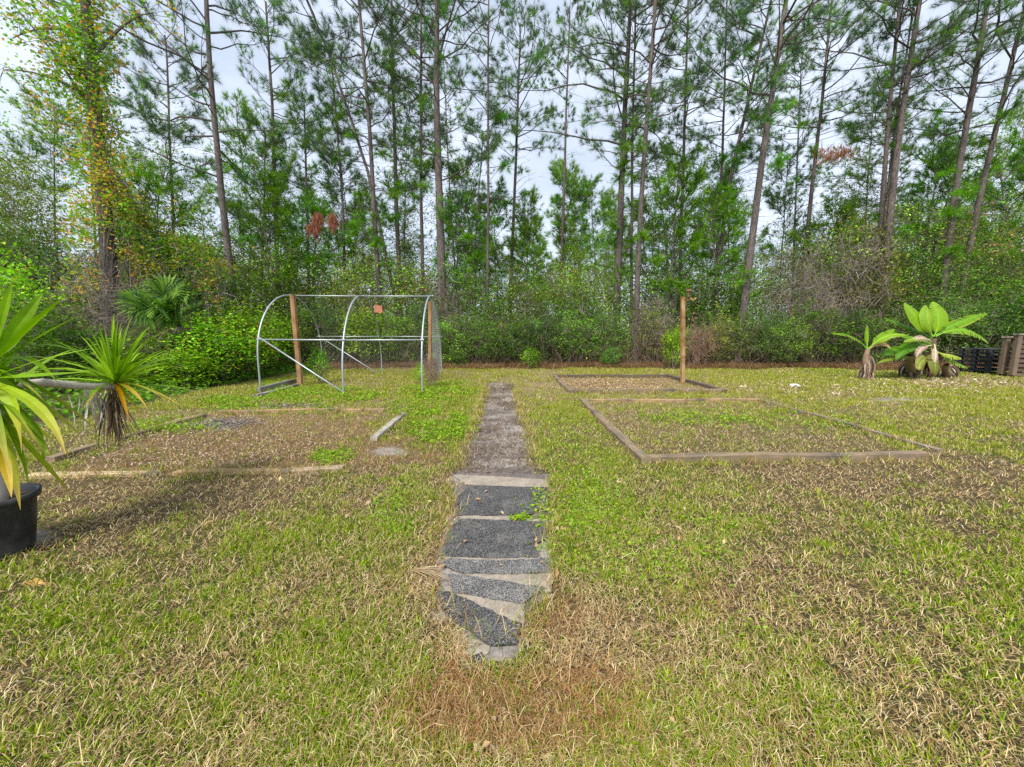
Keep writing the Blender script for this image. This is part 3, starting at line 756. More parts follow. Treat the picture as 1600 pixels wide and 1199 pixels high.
s = Soup(); sp = at(591, 483, 13.4)
V = []
for a in range(5):
    for b_ in range(4):
        V.append(np.array([(a / 4 - .5) * .28, .015 * math.sin(a * 2 + b_), (b_ / 3 - .5) * .25]) + np.array([0, 0, .02 * math.sin(a * 1.7)]))
V = np.array(V) ; V2 = V + np.array([0, .008, 0])
F = [(a * 4 + b_, a * 4 + 4 + b_, a * 4 + 5 + b_, a * 4 + 1 + b_) for a in range(4) for b_ in range(3)]
s.add(V, F, (1, 1, 1)); s.add(V2, F, (1, 1, 1))
s.add(np.array([V[0], V[16], V2[16], V2[0], V[3], V[19], V2[19], V2[3]]), [(0, 1, 2, 3), (4, 5, 6, 7)], (1, 1, 1))
o = s.build('orange_plate', M_orange); o.location = sp; tag(o, 'small faded orange plate hung on the wire netting of the hoop frame', 'sign plate')
# ------------------------------------------------------------------ pot with the big yucca
def strap(s, pts, w, col, tip=None, fold=.25, n=9):
    "a pointed strap leaf through three points"
    p0, p1, p2 = [np.array(p, float) for p in pts]; t = np.linspace(0, 1, n)[:, None]
    P = (1 - t) ** 2 * p0 + 2 * t * (1 - t) * (2 * p1 - .5 * p0 - .5 * p2) + t ** 2 * p2
    d = nrm(np.gradient(P, axis=0)); up = np.array([0, 0, 1.0]) + .3 * np.random.randn(3)
    if abs(d[:, 2]).mean() > .8: up = np.array([0, -1.0, .1]) + .5 * np.random.randn(3)
    a = nrm(np.cross(d, up)); m = np.cross(a, d)
    tt = t[:, 0]; W = w * np.minimum(np.minimum(.55 + tt * 1.6, 1), ((1 - tt) * 2.2 + .02)) / 2
    W = np.minimum(W, w / 2)
    L_ = P + a * W[:, None] + m * (W * fold)[:, None]; R_ = P - a * W[:, None] + m * (W * fold)[:, None]
    V = np.stack([L_, P, R_], 1).reshape(-1, 3); i = np.arange(n - 1) * 3
    F = np.concatenate([np.stack([i, i + 1, i + 4, i + 3], 1), np.stack([i + 1, i + 2, i + 5, i + 4], 1)])
    c = np.array(col)[None] * (1 + .1 * np.sin(tt * 9 + random.random() * 6))[:, None]
    if tip is not None: c = c + (np.array(tip) - c) * (np.clip(tt * 1.6 - .5, 0, 1) ** 1.5)[:, None]
    s.add(V, F, np.repeat(c, 3, 0))
YG = [(.12, .26, .035), (.17, .34, .05), (.22, .40, .07), (.10, .21, .03)]; YY = [(.34, .38, .06), (.42, .36, .06), (.26, .36, .05)]
base = gr(-6, 866); base[2] = 0; by = base[1]
yr = tag(empty('potted_yucca', tuple(base)), 'large yucca with long sword leaves in a black nursery pot at the left edge', 'potted plant')
s = Soup(); prof = [(.165, 0), (.175, .02), (.20, .20), (.215, .36), (.218, .365), (.238, .37), (.240, .41), (.225, .412), (.215, .40), (.20, .36), (.02, .35)]
th_ = np.linspace(0, 2 * math.pi, 49)[:-1]; V = np.array([[r * math.cos(a), r * math.sin(a), z] for r, z in prof for a in th_])
F = [(k * 48 + i, k * 48 + (i + 1) % 48, k * 48 + 48 + (i + 1) % 48, k * 48 + 48 + i) for k in range(len(prof) - 2) for i in range(48)]
s.add(V, F, (1, 1, 1)); s.build('pot', M_pot, yr, smooth=True)
s = Soup(); V = [[0, 0, .365]] + [[.205 * math.cos(a) * q, .205 * math.sin(a) * q, .355 + .02 * random.random()] for q in (.5, 1) for a in th_]
F4 = [(1 + i, 1 + (i + 1) % 48, 49 + (i + 1) % 48, 49 + i) for i in range(48)]; F3 = [(0, 1 + i, 1 + (i + 1) % 48) for i in range(48)]
s.addmix(V, F4, F3, (.09, .06, .04)); s.build('potting_soil', M_stem, yr)
B = np.array(base)
s = Soup(); tube(s, [(0, 0, .33), (.02, 0, .7), (0, .03, .95), (-.02, .03, 1.25)], [.05, .045, .04, .035], 9, (.30, .24, .17), .2); s.build('stem', M_stem, yr, smooth=True)
s = Soup(); hd = at(-20, 585, by)
L1 = [[(-8, 540), (8, 480), (19, 441), 15, 0], [(-8, 560), (35, 500), (67, 458), 22, 0], [(-8, 565), (50, 508), (103, 461), 15, 0], [(-8, 572), (62, 527), (134, 489), 15, 0], [(-8, 588), (70, 562), (150, 544), 13, 0],
      [(-8, 590), (60, 587), (138, 581), 11, 0], [(-8, 566), (62, 540), (124, 553), 9, 0], [(-8, 580), (36, 600), (56, 650), 20, 0], [(-8, 600), (62, 640), (103, 711), 17, 1], [(-8, 600), (24, 640), (34, 709), 22, 1],
      [(-8, 610), (55, 668), (67, 722), 17, 0], [(-8, 640), (70, 722), (113, 776), 14, 1], [(-14, 640), (15, 712), (32, 797), 20, 1], [(-14, 650), (8, 725), (18, 778), 15, 2], [(-8, 640), (28, 690), (45, 760), 18, 0],
      [(-14, 610), (2, 670), (8, 750), 24, 1], [(-8, 580), (40, 560), (92, 600), 14, 0], [(-14, 560), (20, 540), (48, 500), 16, 0], [(-10, 600), (30, 610), (80, 640), 16, 0], [(-10, 570), (10, 600), (12, 680), 22, 0]]
for p0, p1, p2, w, k in L1:
    dy = random.uniform(-.25, .25)
    strap(s, [at(*p0, by) - B, at(*p1, by + dy * .5) - B, at(*p2, by + dy) - B], w / 250 * .85, random.choice(YG) if k == 0 else (random.choice(YY) if k == 2 else (.21, .34, .05)), tip=(.38, .33, .09) if k else None)
hl = hd - B
for k in range(64):
    a = random.random() * 6.283; el = math.radians(random.uniform(-55, 80)); L = random.uniform(.45, .68)
    d = np.array([math.cos(a) * math.cos(el), math.sin(a) * math.cos(el), math.sin(el)])
    if d[0] > .3 and el > -.3: continue
    hb = hl + np.array([0, 0, random.uniform(-.35, .1)])
    strap(s, [hb, hb + d * L * .55, hb + d * L + np.array([0, 0, -.16 * L])], .042, random.choice(YG), tip=(.38, .35, .1) if el < 0 else None)
s.build('leaf_rosette', M_yucca, yr)
# the second head lying out on its own pale trunk
h2 = at(180, 598, 3.25) - B; s = Soup()
mid1 = at(30, 604, 2.75) - B; mid2 = at(105, 602, 3.0) - B
tube(s, [(.03, .03, .35), (.04, .05, .75), mid1 - [.05, 0, .02], mid1 + [0, 0, .01], (mid1 + mid2) / 2 + [0, 0, .025], mid2, (mid2 + h2) / 2 + [0, 0, -.02], h2 + [0, 0, -.03]], [.045, .04, .035, .034, .032, .03, .03, .028], 9, (.50, .44, .38), .25)
o = s.build('stem', M_stem, yr, smooth=True); o['label'] = 'pale bare trunk lying out sideways'
s = Soup()
for k in range(96):
    a = random.random() * 6.283; el = math.radians(random.choice([random.uniform(20, 88), random.uniform(-8, 35), random.uniform(0, 60)])); L = random.uniform(.42, .62)
    d = np.array([math.cos(a) * math.cos(el), .8 * math.sin(a) * math.cos(el), math.sin(el)]); o_ = h2 + np.array([0, 0, random.uniform(-.05, .04)]) + d * .02
    strap(s, [o_, o_ + d * L * .55 + [0, 0, .02], o_ + d * L + np.array([0, 0, -.07 * L])], random.uniform(.018, .028), random.choice(YG), tip=None)
for (tx_, ty, c_) in ((231, 667, (.34, .42, .06)), (204, 667, (.62, .42, .07)), (141, 655, (.40, .42, .08)), (288, 638, (.40, .45, .10)), (232, 640, (.5, .46, .1)), (130, 640, (.2, .3, .06)), (158, 616, (.25, .42, .07)), (262, 628, (.25, .38, .07))):
    e = at(tx_, ty, 3.25 + random.uniform(-.25, .1)) - B; strap(s, [h2, (h2 + e) / 2 + [0, 0, .05], e], .036, c_, tip=(.5, .4, .12))
s.build('leaf_rosette', M_yucca, yr)
s = Soup()
for k in range(80):
    grey = k % 3 == 0
    cx_ = random.gauss(143, 14) if grey else random.gauss(178, 11); top = at(cx_ * .4 + 175 * .6 if not grey else cx_, random.uniform(602, 622), 3.25 + random.uniform(-.1, .1)) - B
    e = at(cx_ + random.gauss(0, 13), random.uniform(645, 692) if grey else random.uniform(665, 716), 3.25 + random.uniform(-.12, .12)) - B
    strap(s, [top, (top + e) / 2 + np.random.randn(3) * .015, e], .016, random.choice([(.52, .50, .46), (.62, .60, .56), (.40, .37, .33)] if grey else [(.17, .12, .08), (.26, .19, .12), (.36, .28, .18), (.12, .09, .06)]), fold=.8, n=6)
o = s.build('dead_leaf_skirt', M_dry, yr); o['label'] = 'hanging skirt of dead grey and brown leaves'

# ------------------------------------------------------------------ banana plants
def banana_leaf(parent, org, p0, p1, p2, w, col, edge=None, tear=.5, roll=0.0, tilt=None, name='leaf', mat=None):
    s = Soup(); n = 26
    p0, p1, p2 = [np.array(p, float) for p in (p0, p1, p2)]; t = np.linspace(0, 1, n)[:, None]
    P = (1 - t) ** 2 * p0 + 2 * t * (1 - t) * (2 * p1 - .5 * p0 - .5 * p2) + t ** 2 * p2
    d = nrm(np.gradient(P, axis=0)); view = np.array([0, -1.0, .55]) if tilt is None else np.array(tilt, float)
    a = nrm(np.cross(d, view)); m = nrm(np.cross(a, d))
    m = m * np.sign((m @ view))[:, None]
    tt = t[:, 0]; prof = np.where(tt < .14, tt * .5, np.minimum(1, (tt - .10) * 5) * np.minimum(1, (1.01 - tt) * 2.3) ** .62) * w / 2
    for sg in (-1, 1):
        V = []; F = []; C = []; k = 0
        for i in range(n - 1):
            torn = random.random() < tear and 3 < i < n - 1
            gap = .18 if torn else 0
            dr = random.uniform(.0, .35) if torn else .05
            for j, q in ((0, 0), (0, .55), (0, 1), (1, 0), (1, .55), (1, 1)):
                f = j if q == 0 else j * (1 - gap) + gap * .5 * (1 - j)
                ii = i if (torn or j == 0) else i + 1
                c0 = P[i] * (1 - f) + P[i + 1] * f; W = prof[i] * (1 - f) + prof[i + 1] * f
                W = W * (1 + (random.uniform(-.06, .05) if torn and q == 1 else 0))
                pt = c0 + a[ii] * sg * W * q + m[ii] * W * (.35 * q - (.45 + dr) * q * q) + d[ii] * W * q * .25
                V.append(pt); cc = np.array(col) * (1 + .03 * math.sin(i * 2.1))
                if edge is not None and q == 1: cc = cc * .35 + np.array(edge) * .65
                C.append(cc * (1.15 if q == 0 else 1))
            F += [(k, k + 1, k + 4, k + 3), (k + 1, k + 2, k + 5, k + 4)]; k += 6
        s.add(np.array(V), F, np.array(C))
    rib = Soup(); tube(s, P - m * .004, np.linspace(.020, .004, n), 5, np.array(col) * 1.5 + .06)
    for vv in s.v: vv -= org
    return s.build(name, mat or M_banana, parent)
BG = [(.20, .42, .05), (.16, .36, .04), (.26, .48, .06), (.11, .28, .035)]
def banana_stem(parent, org, b, t, r0, r1, col, lab=None):
    s = Soup(); n = 12; P = np.array([b * (1 - k / n) + t * (k / n) + np.array([.03 * math.sin(k * .6), 0, 0]) for k in range(n + 1)]) - org
    tube(s, P, np.linspace(r0, r1, n + 1), 12, np.array(col), .22)
    return s.build('pseudostem', M_stem, parent, smooth=True)
def skirt(parent, org, c, w, h, n, cols, spread=1.0):
    s = Soup()
    for k in range(n):
        a = random.random() * 6.283; z1 = random.uniform(.35, 1) * h; r1 = w * .35 * random.random()
        top = c + np.array([r1 * math.cos(a), r1 * math.sin(a), z1]); b = c + np.array([w * spread * random.uniform(.5, 1) * math.cos(a + .2), w * random.uniform(.5, 1) * math.sin(a + .2), z1 * random.uniform(0, .35)])
        strap(s, [top - org, (top + b) / 2 + np.array([math.cos(a), math.sin(a), .1]) * w * .25 - org, b - org], random.uniform(.04, .09), random.choice(cols), fold=.9, n=6)
    o = s.build('dead_leaves', M_dry, parent); return o
DRYB = [(.16, .11, .08), (.26, .19, .14), (.40, .33, .27), (.10, .07, .05), (.50, .44, .38), (.30, .17, .10)]
bb = gr(1352, 594); D = bb[1]
b1 = tag(empty('banana_plant', tuple(bb)), 'smaller banana plant with few leaves and a shaggy brown stem, apart on the left', 'banana plant', 'banana plants by the wood edge')
A = lambda x_, y_, dd=0: at(x_, y_, D + dd)
banana_stem(b1, bb, bb, A(1355, 545), .12, .06, (.30, .20, .13))
skirt(b1, bb, bb + np.array([0, 0, 0]), .20, .8, 60, DRYB)
banana_leaf(b1, bb, A(1354, 545), A(1330, 526, -.1), A(1300, 522, -.2), .26, BG[1], (.40, .42, .08), .7, tilt=(0, -.5, 1))
banana_leaf(b1, bb, A(1355, 545), A(1355, 525), A(1355, 508), .15, (.24, .44, .06), None, .0)
banana_leaf(b1, bb, A(1356, 545), A(1380, 528, .1), A(1398, 515, .2), .30, BG[0], None, .3)
banana_leaf(b1, bb, A(1356, 546), A(1385, 526, -.2), A(1418, 524, -.4), .26, BG[2], (.45, .42, .1), .6, tilt=(0, -.6, 1))
banana_leaf(b1, bb, A(1356, 548), A(1376, 536, -.1), A(1392, 545, -.2), .20, (.40, .28, .14), None, .8, mat=M_dry, name='dry_leaf')
bb = gr(1438, 592); D = bb[1]
b2 = tag(empty('banana_plant', tuple(bb)), 'large banana clump with broad paddle leaves beside the black pallets', 'banana plant', 'banana plants by the wood edge')
for x0, x1, yt, r in ((1425, 1420, 555, .17), (1458, 1458, 528, .15), (1480, 1478, 570, .14)):
    banana_stem(b2, bb, gr(x0, 590), A(x1, yt), r, r * .45, (.24, .18, .11))
for x0, w, h, n in ((1420, .30, .62, 110), (1480, .24, .42, 60), (1452, .2, .8, 36)):
    skirt(b2, bb, gr(x0, 590), w, h, n, DRYB)
for pts, w, col, edge, tear, tl in [
    (((1458, 525), (1436, 500, 0), (1413, 474, .1)), .60, BG[2], None, .05, (0.3, -1, .3)), (((1457, 527), (1450, 500, -.1), (1448, 478, .2)), .48, (.28, .47, .07), None, .0, (0, -1, .2)),
    (((1459, 526), (1466, 500, 0), (1457, 472, .2)), .50, BG[2], None, .1, (-.5, -1, .3)), (((1462, 524), (1500, 504, 0), (1542, 490, 0)), .36, BG[1], (.5, .55, .1), .35, (0, -.7, 1)),
    (((1462, 526), (1505, 516, -.2), (1545, 537, -.4)), .36, BG[0], (.40, .5, .1), .75, (0, -.8, 1)), (((1456, 528), (1420, 512, .3), (1383, 498, .5)), .32, BG[3], None, .8, (0, -.7, 1)),
    (((1455, 530), (1425, 528, -.1), (1398, 522, -.3)), .34, BG[1], None, .5, (0, -.6, 1)), (((1452, 545), (1424, 540, -.3), (1400, 562, -.5)), .36, BG[3], None, .3, (0, -.8, 1)),
    (((1450, 550), (1410, 545, -.2), (1378, 556, -.3)), .40, BG[3], None, .4, (0, -.7, 1)), (((1455, 556), (1440, 566, -.5), (1436, 578, -.7)), .38, (.34, .40, .10), (.4, .3, .1), .2, (0, -1, .2)),
    (((1458, 550), (1461, 566, -.5), (1462, 587, -.6)), .42, (.20, .25, .05), (.3, .25, .1), .5, (0, -1, .2)), (((1462, 550), (1485, 556, -.3), (1502, 560, -.4)), .30, (.34, .44, .08), None, .4, (0, -.7, 1)),
    (((1462, 548), (1490, 565, -.3), (1512, 575, -.4)), .28, BG[1], (.5, .45, .15), .6, (0, -.7, 1)), (((1455, 545), (1445, 538, .2), (1415, 543, .2)), .3, BG[0], None, .5, (0, -.7, 1)),
    (((1430, 560), (1405, 558, -.2), (1370, 568, -.4)), .22, (.22, .32, .06), None, .5, (0, -.6, 1)), (((1456, 540), (1437, 530, -.4), (1412, 535, -.6)), .24, BG[2], (.4, .3, .15), .7, (0, -.6, 1))]:
    banana_leaf(b2, bb, A(*pts[0]), A(*pts[1]), A(*pts[2]), w, col, edge, tear, tilt=tl)
for pts in (((1455, 535), (1440, 528, -.4), (1420, 536, -.5)), ((1456, 540), (1440, 545, -.4), (1432, 560, -.5)), ((1460, 538), (1462, 555, -.4), (1458, 572, -.5))):
    banana_leaf(b2, bb, A(*pts[0]), A(*pts[1]), A(*pts[2]), .2, (.45, .34, .25), None, .9, mat=M_dry, name='dry_leaf')

# ------------------------------------------------------------------ pallets
pc = gr(1566, 585); PY_ = pc[1] + .45
def plastic_pallet(z, rz, lab):
    r = tag(empty('plastic_pallet', (pc[0], PY_, z), rz), lab, 'pallet', 'black plastic pallets in the stack')
    s = Soup()
    for k in range(7): box(s, (0, -.5 + k / 6, .135), (1.1, .10, .022), bev=.004)
    for k in range(3): box(s, (-.5 + k * .5, 0, .113), (.10, 1.08, .02), bev=.004)
    s.build('deck', M_black, r)
    s = Soup()
    for a in (-.5, 0, .5):
        for b_ in (-.48, 0, .48): box(s, (a, b_, .06), (.11, .13, .084), bev=.01)
    s.build('foot_blocks', M_black, r); s = Soup()
    for a in (-.5, 0, .5): box(s, (a, 0, .009), (.12, 1.08, .018), bev=.003)
    s.build('runners', M_black, r)
for k, lab in enumerate(['bottom black pallet of the stack, resting on the ground', 'black pallet second from the bottom of the stack', 'black pallet third from the bottom of the stack', 'black pallet fourth from the bottom, third from the top', 'black pallet second from the top of the stack', 'topmost black pallet of the stack']):
    plastic_pallet(k * .152, random.uniform(-.04, .04) - .1, lab)
    if k == 5: break
wc = gr(1590, 590)
def wood_pallet(loc, W, H, lab, rz=0.0):
    r = tag(empty('wooden_pallet', tuple(loc), rz), lab, 'pallet', 'old wooden pallets stood on edge')
    for x0 in (-W / 2 + .07, 0, W / 2 - .07):
        s = Soup(); box(s, (x0, 0, H / 2), (.13, .12, H - .14), (.20, .145, .10), bev=.008, jit=.006); s.build('stringer', M_wood, r)
    for k in range(9):
        s = Soup(); z = .08 + (H - .22) * k / 8; box(s, (0, .075, z), (W, .025, random.uniform(.09, .12)), np.array((.13, .095, .07)) * random.uniform(.7, 1.3), bev=.003, jit=.006); s.build('slat', M_wood, r)
    s = Soup(); box(s, (0, .01, H - .035), (W + .04, .19, .045), (.48, .42, .34), bev=.006, jit=.006); s.build('top_board', M_wood, r)
    return r
wt = at(1590, 521, wc[1])[2]
wood_pallet(wc + np.array([.38, 0, 0]), 1.15, wt, 'brown wooden pallet on edge at the right border of the photo', -.1)
wood_pallet(wc + np.array([.45, .35, 0]), 1.15, wt - .1, 'second wooden pallet on edge leaning right behind the first', -.1)

# ------------------------------------------------------------------ small things on the lawn
def crumple(name, p, sx, sy, sz, col, mat, lab, cat):
    s = Soup(); nx_, ny_ = 9, 7; V = []
    for j in range(ny_):
        for i_ in range(nx_):
            u, v = i_ / (nx_ - 1) * 2 - 1, j / (ny_ - 1) * 2 - 1; k = 1 - .35 * (abs(u) ** 3 + abs(v) ** 3) / 2
            V.append((u * sx / 2 * k, v * sy / 2 * k, max(.004, sz * (1 - u * u) * (.5 + .5 * math.sin(v * 3 + u * 4)) + .01 * random.random())))
    F = [(j * nx_ + i_, j * nx_ + i_ + 1, (j + 1) * nx_ + i_ + 1, (j + 1) * nx_ + i_) for j in range(ny_ - 1) for i_ in range(nx_ - 1)]
    V = np.array(V); s.add(V, F, col); s.add(V - [0, 0, .004], F, col)
    o = s.build(name, mat); o.location = gr(*p); return tag(o, lab, cat)
crumple('crumpled_sheet', (1242, 605), .36, .22, .09, (.75, .72, .72), M_dry, 'small crumpled white scrap lying on the open lawn', 'scrap')
o = crumple('fallen_leaf', (56, 912), .16, .06, .015, (.62, .36, .14), M_dry, 'single curled orange-brown leaf on the grass below the pot', 'leaf')
s = Soup(); p = gr(681, 902); p[2] = 0
for k in range(20):
    a = math.radians(random.uniform(-55, 45)); e = np.array([-.06 + random.uniform(.08, .19) * math.cos(a), -.13 * math.sin(a) - .03, random.uniform(.005, .05)])
    b_ = np.array([-.16 + .02 * random.random(), .02, .03]); strap(s, [b_, (b_ + e) / 2 + [0, 0, .02], e], .006, random.choice([(.42, .32, .19), (.36, .26, .14), (.52, .42, .27)]), n=5)
o = s.build('dry_frond', M_dry); o.location = p; tag(o, 'dry straw-coloured frond tip beside the left edge of the shingles', 'frond')
s = Soup(); p = gr(552, 0 + 0) if False else gr(352, 665)
n = 420; P = np.random.randn(n, 3) * [.26, .16, .04]; P[:, 2] = abs(P[:, 2]) + .01
leaves(s, P, .07, pal(n, [(.24, .21, .19), (.32, .28, .25), (.15, .12, .10)]), aspect=.35)
for k in range(60):
    a = random.random() * 6.283; c_ = np.array([random.gauss(0, .2), random.gauss(0, .12), .03]); d = np.array([math.cos(a), math.sin(a), .15]) * random.uniform(.08, .2); tube(s, [c_ - d, c_, c_ + d], .004, 4, (.3, .27, .25))
o = s.build('debris_heap', M_dry); o.location = p; tag(o, 'low heap of grey raked debris in the far corner of the left bed', 'debris heap')
s = Soup(); p = gr(452, 637); P = np.random.randn(200, 3) * [.35, .12, .03]; P[:, 2] = abs(P[:, 2]) + .01
leaves(s, P, .08, pal(200, [(.30, .28, .27), (.42, .38, .36), (.18, .14, .12)]), aspect=.3); o = s.build('debris_heap', M_dry); o.location = p; tag(o, 'thin grey debris strip in the weeds before the hoop frame', 'debris heap')

# ------------------------------------------------------------------ pines
def tufts(s, T, D, M, L, w, cols, spread=.62):
    n = len(T)
    if not n: return
    T = np.repeat(T, M, 0); D = np.repeat(D, M, 0); k = n * M
    d = nrm(D + spread * np.random.randn(k, 3)); Ls = (L * (.6 + .6 * np.random.rand(k)))[:, None]
    a = nrm(np.cross(d, np.random.randn(k, 3)))
    B = T - D * (L * .5 * np.random.rand(k))[:, None]
    tip = B + d * Ls; tip[:, 2] -= .10 * Ls[:, 0]
    ww = w * (.7 + .6 * np.random.rand(k))[:, None]
    v = np.stack([B - a * ww * .5, B + a * ww * .5, tip], 1)
    c = np.repeat(pal(n, cols, .22), M, 0) * (.8 + .4 * np.random.rand(k, 1))
    s.add(v.reshape(-1, 3), np.arange(k)[:, None] * 3 + np.array([[0, 1, 2]]), np.repeat(c, 3, 0))
TEAL = [(.07, .13, .085), (.10, .165, .10), (.055, .10, .065), (.13, .19, .10), (.09, .17, .07)]
VIVID = [(.10, .28, .03), (.15, .34, .035), (.07, .20, .035)]
LIGHTP = [(.14, .28, .05), (.18, .32, .055), (.11, .22, .045)]
BARK = (.165, .135, .12)
def pine_geom(path, r0, r1, zc, ztop, nl, Lmax, pal_hi=TEAL, pal_lo=VIVID, M=46, needle=.36, nw=.0095, tw=13, dead=55, up=.62, blobs=0, bare=.35, vivid=.25, azbias=None, azk=0):
    tr = Soup(); br = Soup(); cr_ = Soup()
    path = np.asarray(path, float)
    zs = path[:, 2]
    nseg = 22; zz = np.linspace(zs[0], ztop, nseg)
    P = np.stack([np.interp(zz, zs, path[:, 0]), np.interp(zz, zs, path[:, 1]), zz], 1)
    P[1:-1, :2] += np.cumsum(np.random.randn(nseg - 2, 2) * .008, 0)
    R = np.interp(zz, [zs[0], zs[0] + .5, ztop], [r0 * 1.3, r0, r1])
    c = np.array(BARK)[None] * np.interp(zz, [0, ztop], [.85, 1.15])[:, None]
    tube(tr, P, R, 10, c, .12)
    T, D, TW, TR = [], [], [], []; lo = []
    for k in range(nl):
        f = (k + random.random()) / nl; z = zc + (ztop - zc) * f ** .85
        b = np.array([np.interp(z, zz, P[:, i_]) for i_ in range(3)])
        a = random.random() * 6.283
        if azbias is not None and random.random() < azk: a = azbias + random.gauss(0, .5)
        L = Lmax * random.choice((.45, .7, .9, 1.15)) * random.uniform(.8, 1.15) * (1 - .75 * f ** 1.6) * (.65 + .35 * min(1, f * 4))
        e1 = up * (.2 + 1.4 * f) + random.uniform(-.2, .2); e2 = random.uniform(-.35, .6)
        h = np.array([math.cos(a), math.sin(a), 0]); sd_ = np.array([-h[1], h[0], 0]); bend = random.uniform(-.5, .5)
        t = np.linspace(0, 1, 8)[:, None]
        lp_ = b + h * L * t + sd_ * bend * L * t * t + np.array([0, 0, 1.0]) * L * (e1 * t + e2 * t ** 2.2)
        lp_[1:] += np.cumsum(np.random.randn(7, 3), 0) * .022 * L
        rl = min(r0 * .28, .010 + .008 * L)
        tube(br, lp_, np.linspace(rl, .006, 8), 5, np.array(BARK) * .7)
        tg = nrm(np.gradient(lp_, axis=0))
        nt_ = int(tw * (.5 + L / Lmax))
        for q in range(nt_):
            u = bare + (1 - bare) * (q + random.random()) / nt_
            i_ = min(6, int(u * 7)); p = lp_[i_] + (lp_[i_ + 1] - lp_[i_]) * (u * 7 - i_)
            d = nrm(tg[i_] * .7 + sd_ * random.choice((-1, 1)) * random.uniform(.3, 1) + np.array([0, 0, random.uniform(-.05, .7)]))
            l_ = random.uniform(.3, .95) * (1.15 - .6 * u)
            e = p + d * l_ + np.array([0, 0, .12 * l_])
            TW.append([p, (p + e) / 2 - np.array([0, 0, .05 * l_]), e]); TR.append(.010)
            T.append(e); D.append(nrm(d + np.array([0, 0, .35]))); lo.append(f)
            if l_ > .5:
                d2 = nrm(d + np.random.randn(3) * .6); e2_ = (p + e) / 2 + d2 * .3; TW.append([(p + e) / 2, ((p + e) / 2 + e2_) / 2, e2_]); TR.append(.006); T.append(e2_); D.append(d2); lo.append(f)
        T.append(lp_[-1]); D.append(tg[-1]); lo.append(f)
    for k in range(dead):
        z = random.uniform(zc * .35, zc * 1.35); b = np.array([np.interp(z, zz, P[:, i_]) for i_ in range(3)]); a = random.random() * 6.283; L = random.uniform(.3, 2.4)
        h = np.array([math.cos(a), math.sin(a), random.uniform(-.2, .5)]); m_ = b + h * L * .5 + np.random.randn(3) * .06
        e = b + h * L + np.random.randn(3) * .12 - np.array([0, 0, .1 * L]); TW.append([b, m_, e]); TR.append(.009 + .003 * L)
        for q in range(3):
            o1 = m_ + (e - m_) * random.random(); o2 = o1 + np.random.randn(3) * [.3, .3, .22] * (.5 + .4 * L); TW.append([o1, (o1 + o2) / 2 + np.random.randn(3) * .04, o2]); TR.append(.006)
    tris3(br, TW, np.array(TR), np.array(BARK) * .7)
    BT, BD = [], []
    for k in range(blobs):
        z = random.uniform(zc * .45, zc * 1.15); b = np.array([np.interp(z, zz, P[:, i_]) for i_ in range(3)]); a = random.random() * 6.283
        c0 = b + np.array([math.cos(a), math.sin(a), .25]) * random.uniform(.1, 1.5); tube(br, [b, (b + c0) / 2, c0], [.02, .014, .008], 4, np.array(BARK) * .7)
        for q in range(random.randint(9, 20)):
            d = nrm(np.random.randn(3) + [0, 0, .3]); BT.append(c0 + d * [.42, .42, .28] * random.random() ** .5); BD.append(d)
    if BT: tufts(cr_, np.array(BT), np.array(BD), M, needle * .9, nw * 1.15, pal_lo)
    T = np.array(T); D = np.array(D); lo = np.array(lo)
    isv = (np.random.rand(len(T)) < vivid * (1.6 - 1.3 * lo))
    tufts(cr_, T[~isv], D[~isv], M, needle, nw, pal_hi); tufts(cr_, T[isv], D[isv], M, needle, nw, pal_lo)
    return tr, br, cr_
def plant_parts(root, parts):
    for nm, s, m in parts:
        if s.n: s.build(nm, m, root, smooth=(nm in ('trunk',)))
def pine_from_photo(pxs, Y, wpx, zc, label, ztop=20.5, nl=34, Lmax=3.4, group='tall pines at the wood edge', **kw):
    kw.setdefault('blobs', random.choice((3, 6, 9))); Lmax = Lmax * 1.2
    pts = [at(px_, py_, Y) for px_, py_ in pxs]
    pts = sorted(pts, key=lambda p: p[2])
    a, b = pts[0], pts[1]; k = a[2] / max(.5, (b[2] - a[2])); base = a - (b - a) * k; base[2] = -.05
    a, b = pts[-2], pts[-1]
    if ztop > b[2]: pts.append(b + (b - a) * (ztop - b[2]) / (b[2] - a[2]))
    P = np.array([base] + [p for p in pts if p[2] > .4])
    org = base.copy(); org[2] = 0; P = P - org
    r = .86 * wpx / FPX * Y / 2
    root = tag(empty('pine_tree', tuple(org)), label, 'pine tree', group)
    tr, br, c_ = pine_geom(P, r * 1.05, r * .35, zc, ztop, nl, Lmax, **kw)
    plant_parts(root, (('trunk', tr, M_bark), ('branches', br, M_twig), ('crown', c_, M_needle)))
    return root
random.seed(21); np.random.seed(21)
pine_from_photo([(362, 440), (345, 300), (332, 150), (322, 0)], 18.5, 12, 8.2, 'tall pine with wide sweeping limbs, seen behind the fan palm on the left', nl=40, Lmax=4.6, tw=7, azbias=3.1, azk=.35)
pine_from_photo([(598, 520), (588, 400), (577, 200), (560, 0)], 20, 9, 9.5, 'slim pine trunk rising behind the orange plate on the hoop frame', nl=34, Lmax=3.6)
pine_from_photo([(610, 430), (575, 270), (520, 100), (480, 0)], 21, 7, 10, 'thin pine leaning left above the middle hoop', nl=26, Lmax=3.2)
pine_from_photo([(690, 460), (686, 300), (682, 150), (683, 0)], 20.5, 16, 8.6, 'thickest dark pine trunk just right of the hoop frame', nl=46, Lmax=4.6, tw=9)
pine_from_photo([(660, 450), (657, 300), (657, 0)], 22, 7, 11, 'slim straight pine immediately left of the thickest trunk', nl=28, Lmax=3.0)
pine_from_photo([(622, 400), (618, 300), (612, 0)], 23, 9, 10.5, 'straight grey pine between the orange plate trunk and the thickest trunk', nl=30, Lmax=3.4)
